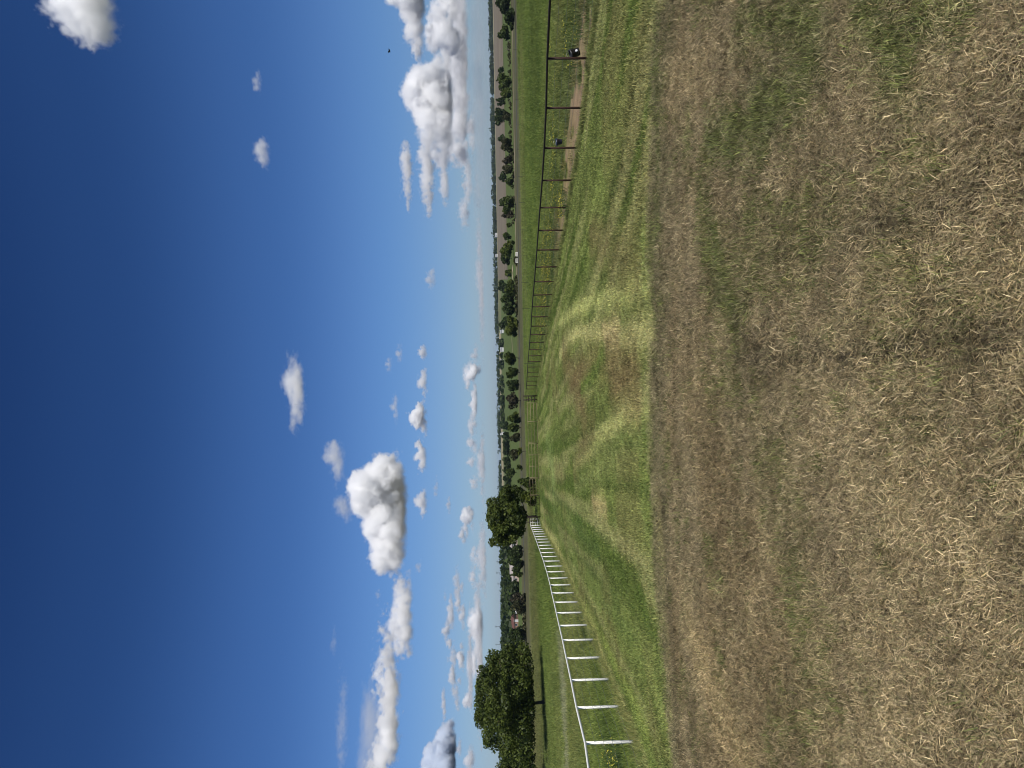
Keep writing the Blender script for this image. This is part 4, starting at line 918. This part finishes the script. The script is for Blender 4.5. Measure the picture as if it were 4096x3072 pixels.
def puff(label, X0, X1, Y0, Y1, seed, dens=2.0, **kw):
    rnd = random.Random(seed * 13 + 5); h = X1 - X0; w = Y1 - Y0; peak = rnd.uniform(.35, .65)
    E = [(X1 - h * .22, (Y0 + Y1) / 2, h * .42, w * .56)]
    for t in (peak, peak + rnd.uniform(.18, .3), peak - rnd.uniform(.18, .3)):
        top = X0 if t == peak else X0 + h * rnd.uniform(.1, .4)
        E.append(((top + X1) / 2, Y0 + w * min(.85, max(.15, t)), (X1 - top) * .56, max(w * rnd.uniform(.16, .26), (X1 - top) * .5)))
    kw.setdefault('amp', 1.05); kw.setdefault('stretch', 1.5)
    return cloud(label, [(Y0, X0), (Y1, X0)], X1, dens * 2.2, seed=seed, rmax=h, ells=E, **kw)
WITH_CLOUDS = True
if WITH_CLOUDS:
    cloud('largest bright cumulus with a grey flat base, above the mid-distance tree', [(1820, 1562), (1845, 1521), (1875, 1443), (1949, 1391), (2018, 1408), (2044, 1439), (2092, 1430), (2149, 1452), (2192, 1473), (2244, 1482), (2279, 1512), (2305, 1547)], 1610, 5.5, seed=1, rmax=64, amp=.85, soft=.85)
    cloud('long bright cumulus next to the largest one, on its left', [(2282, 1618), (2336, 1578), (2391, 1563), (2480, 1549), (2535, 1549), (2590, 1563), (2635, 1605)], 1646, 3.2, seed=2, amp=1.05, stretch=1.15, soft=.9)
    cloud('hazy wide cloud reaching the left edge of the sky', [(2585, 1550), (2625, 1509), (2694, 1501), (2764, 1489), (2850, 1500), (2930, 1490), (3022, 1472), (3140, 1480)], 1596, 4.0, seed=3, soft=.7, stretch=1.25, amp=1.45, ells=[(1555, 2850, 46, 330), (1530, 2640, 34, 60), (1525, 2730, 42, 90), (1535, 2870, 45, 110), (1525, 3030, 60, 130)])
    cloud('thin veil above the hazy wide cloud at the left edge', [(2700, 1470), (2780, 1445), (2900, 1430), (3000, 1432), (3140, 1430)], 1520, 0.7, seed=4, soft=2.0, stretch=2.5, amp=.8, ells=[(1490, 2950, 60, 280), (1475, 3060, 55, 160)])
    cloud('blue-grey shaded cloud low over the huge shade tree', [(2873, 1802), (2928, 1747), (2983, 1717), (3027, 1692), (3072, 1696), (3150, 1710)], 1817, 5.0, seed=5, col=(.90, .93, .97), rmax=46)  # blue-grey scattering colour paints in this cloud's shade
    cloud('bright cloud cut off by the upper corner of the sky', [(-90, 230), (-40, 170), (10, 165), (60, 185), (100, 225), (130, 262), (145, 300)], 440, 2.8, seed=7, rmax=90, soft=1.1, amp=1.1)
    cloud('thin oval cloud alone in the blue, semi-transparent', [(1398, 1124), (1735, 1124)], 1232, 2.0, seed=6, soft=1.0, stretch=1.8, amp=.8, ells=[(1184, 1565, 44, 170), (1170, 1530, 48, 90), (1185, 1640, 40, 80)])
    puff('bright cumulus in the middle of the thin cloud row', 1626, 1706, 1588, 1752, 8, 3.4)
    puff('thin trailing cloud joining the bright cumulus of the row', 1664, 1710, 1462, 1602, 9, 1.4)
    puff('first small cloud of the thin row, right of its tail', 1668, 1707, 1366, 1442, 10, 1.6)
    puff('small cloud just left of the bright cumulus in the row', 1646, 1702, 1755, 1905, 11, 1.8)
    puff('grey small cloud under the largest cumulus', 1654, 1708, 1948, 2068, 12, 1.6)
    puff('faint scrap of cloud below the gap of two large cumulus', 1656, 1688, 2238, 2290, 13, .8, soft=.9)
    puff('tiny scrap of cloud between the two big cumulus tops', 1499, 1524, 2355, 2400, 14, .7, soft=.9)
    puff('grey wisp above the largest cumulus', 1282, 1375, 1765, 1962, 15, .75, soft=1.3, amp=1.1)
    puff('torn wisp just over the top of the largest cumulus', 1326, 1412, 1980, 2098, 16, .65, soft=1.3, amp=1.1)
    puff('small wisp high in the sky at the right', 1004, 1046, 280, 372, 17, .8, soft=1.2, amp=1.0)
    puff('ragged wisp next to the small high one', 1008, 1078, 565, 672, 18, .8, soft=1.2, amp=1.1)
    puff('faint streak of cloud left of centre, high over the long cumulus', 1316, 1344, 2500, 2635, 19, .3, soft=1.2)
    puff('faint long streak above the left veil', 1335, 1385, 2700, 3100, 20, .22, soft=1.3, amp=1.5)
    cloud('towering white cumulus of the right-hand cloud bank', [(180, 1775), (230, 1740), (285, 1700), (310, 1640), (360, 1605), (420, 1632), (480, 1660), (530, 1715), (570, 1775)], 1802, 3.0, seed=21, rmax=42, soft=.8, amp=1.05)
    cloud('bright heap between the tower and the soft clouds', [(450, 1730), (500, 1672), (545, 1655), (600, 1690), (660, 1745)], 1802, 2.6, seed=35, rmax=36, amp=1.15, soft=.8)
    cloud('lower white cumulus row under the tower', [(330, 1815), (400, 1770), (470, 1742), (540, 1738), (600, 1762), (670, 1812)], 1866, 2.8, seed=36, rmax=32, amp=1.15, soft=.8)
    cloud('white cumulus shoulder right of the tower', [(120, 1790), (180, 1752), (235, 1758), (300, 1775), (370, 1815)], 1862, 3.0, seed=37, rmax=34, amp=1.15, soft=.8)
    cloud('pale haze band under the whole right cluster', [(-150, 1880), (950, 1880)], 1955, .20, seed=38, soft=2.2, stretch=3, amp=1.3, ells=[(1915, 350, 46, 640), (1900, 150, 40, 260)])
    cloud('cumulus at the right photo edge above the bank', [(-110, 1545), (-30, 1545), (20, 1565), (60, 1598), (85, 1622), (140, 1610), (180, 1636), (200, 1665)], 1695, 3.2, seed=22, rmax=44, soft=.8, amp=1.1)
    cloud('bright lower cumulus at the right photo edge', [(-110, 1720), (0, 1715), (60, 1705), (100, 1690), (165, 1682), (190, 1730)], 1835, 3.4, seed=23, rmax=46, soft=.8, amp=1.1)
    cloud('long low bank of cloud at the base of the right cluster', [(-110, 1800), (60, 1795), (200, 1800), (330, 1785), (420, 1800), (560, 1790), (640, 1830)], 1872, 3.0, seed=24, soft=.7, stretch=1.5, amp=1.3, ells=[(1848, 200, 34, 420), (1835, 60, 45, 120), (1830, 300, 44, 110), (1838, 480, 38, 120), (1855, 640, 25, 120)])
    cloud('soft grey cloud left of the towering cumulus', [(520, 1660), (560, 1640), (620, 1597), (700, 1592), (770, 1615), (795, 1635)], 1655, 2.6, seed=25, soft=.7, stretch=1.25, amp=1.45, ells=[(1628, 690, 26, 130), (1622, 640, 28, 50), (1625, 740, 26, 55)])
    cloud('layered soft cloud below the soft grey one', [(540, 1700), (600, 1680), (650, 1668), (720, 1688), (800, 1703), (860, 1730)], 1742, 3.0, seed=26, soft=.7, stretch=1.25, amp=1.45, ells=[(1708, 690, 34, 160), (1700, 620, 36, 60), (1712, 770, 28, 80), (1725, 540, 30, 60)])
    cloud('pale low cloud under the layered soft one', [(560, 1775), (640, 1756), (740, 1748), (800, 1762), (820, 1780)], 1798, 2.4, seed=27, soft=.7, stretch=1.25, amp=1.45, ells=[(1775, 700, 24, 140), (1770, 640, 27, 50), (1778, 770, 24, 50)])
    cloud('small pale heap at the left tail of the right cluster', [(760, 1850), (830, 1826), (870, 1818), (905, 1838), (930, 1860)], 1885, 2.2, seed=28, soft=.7, stretch=1.25, amp=1.45, ells=[(1858, 850, 28, 70), (1848, 830, 26, 35), (1874, 720, 24, 130)])
    puff('soft round cloud low under the right cluster', 1860, 1902, 440, 650, 29, .9, soft=.9)
    puff('faint veil under the tail of the right cluster', 1878, 1925, 640, 900, 30, .35, soft=1.2)
    puff('small shaded cloud alone right of the thin row', 1698, 1742, 1062, 1165, 31, 1.0, soft=.8)
    puff('lowest of three little clouds over the thin row', 1578, 1612, 1366, 1454, 32, .8, soft=.9)
    puff('topmost of three little clouds over the thin row', 1536, 1568, 1422, 1500, 33, .8, soft=.9)
    puff('longest of three little clouds over the thin row', 1556, 1591, 1570, 1693, 34, .8, soft=.9)
    low = [(1859, 1920, 1452, 1518, 1.6, 'bright little heap low above the middle horizon'), (1872, 1904, 1575, 1674, 1.1, 'low flat cloud left of the bright little heap'), (1866, 1900, 1828, 1868, 1.0, 'tiny low heap straight under the row'),
           (1836, 1896, 2024, 2094, 1.5, 'bright low heap above the mid-distance tree crown'), (1876, 1912, 1895, 1964, .8, 'pale low cloud right of the mid-distance tree'), (1832, 1866, 2120, 2176, 1.0, 'small low cloud left of the bright low heap'),
           (1880, 1908, 2180, 2280, .7, 'pale flat cloud over the pink-walled house'), (1872, 1908, 2290, 2368, .9, 'low cloud over the round dark tree'), (1780, 1814, 2380, 2517, .9, 'long grey cloud, topmost of the stack at left'),
           (1831, 1861, 2405, 2517, .9, 'second long grey cloud of the stack at left'), (1870, 1932, 2426, 2552, 1.3, 'broad pale heap at the bottom of the left stack'), (1781, 1808, 2530, 2606, 1.1, 'neat oval cloud beside the topmost of the stack'),
           (1820, 1858, 2570, 2686, 1.4, 'bright low double heap near the left tree top'), (1866, 1903, 2570, 2746, .8, 'wide pale cloud under the double heap'), (1826, 1848, 2706, 2746, .9, 'tiny round cloud by the double heap'),
           (1846, 1893, 2770, 2830, 1.3, 'hooked bright cloud just over the shade tree'), (1760, 1783, 2752, 2890, .7, 'thin streak of cloud over the blue-grey one'), (1850, 1896, 2985, 3110, 1.0, 'pale heap behind the shade tree at the left edge'),
           (1890, 1930, 2350, 2960, .55, 'long pale layer joining the low clouds at the left'), (1862, 1890, 2540, 2860, .5, 'thin layer between the double heap and the broad pale heap'), (1905, 1940, 1700, 2020, .4, 'faint hazy streak near the middle horizon'), (1900, 1945, 2080, 2400, .45, 'faint hazy streak over the left horizon'), (1900, 1935, 900, 1420, .22, 'faint hazy streak over the ploughed field'), (1730, 1752, 1905, 1990, .4, 'faint double wisp under the grey small cloud')]
    _rc = random.Random(5)
    for i in range(34):                          # the crowd of little clouds low over the left and middle horizon
        yc = _rc.uniform(1960, 3060) if i < 26 else _rc.uniform(1000, 1900); xc = _rc.choice((1790, 1830, 1855, 1880, 1900, 1915)) + _rc.uniform(-14, 14) if i < 26 else _rc.uniform(1880, 1920)
        w = _rc.uniform(45, 130); h = w * _rc.uniform(.22, .36)
        puff('one of the many small pale puffs strewn low over the horizon', xc - h, xc, yc - w / 2, yc + w / 2, 200 + i, _rc.uniform(1.0, 3.4), soft=.9, alt=1200, amp=1.15, stretch=1.5)
    for i in range(16):                          # loose scraps round the right-hand bank
        yc = _rc.uniform(-20, 920); xc = _rc.uniform(1790, 1905) if i < 11 else _rc.uniform(1640, 1790); w = _rc.uniform(50, 130); h = w * _rc.uniform(.25, .42)
        puff('one of the loose scraps of cloud strewn round the right-hand bank', xc - h, xc, yc - w / 2, yc + w / 2, 260 + i, _rc.uniform(1.2, 3.0), soft=.8, amp=1.2, stretch=1.4)
    for i, (a, b, c, d, dn, lab) in enumerate(low): puff(lab, a, b, c, d, 40 + i, dn * 3.2, soft=.9, alt=1200, amp=1.1, stretch=1.6)

# ------------------------------------------------------------------ haze: even air out to the far woods
HAZE = 0.00006
if HAZE:
    m = MB(); m.box((0, 0, -22.0), (18600, 18600, 80)); hzm = bpy.data.materials.new('haze'); hzm.use_nodes = True; t = hzm.node_tree; t.nodes.remove(t.nodes['Principled BSDF'])
    v = t.nodes.new('ShaderNodeVolumePrincipled'); v.inputs['Color'].default_value = (.66, .82, 1, 1); v.inputs['Density'].default_value = HAZE; v.inputs['Anisotropy'].default_value = .2
    t.links.new(v.outputs[0], t.nodes['Material Output'].inputs['Volume'])
    tag(m.build('haze', hzm), 'thin bluish air over the open land', kind='stuff')
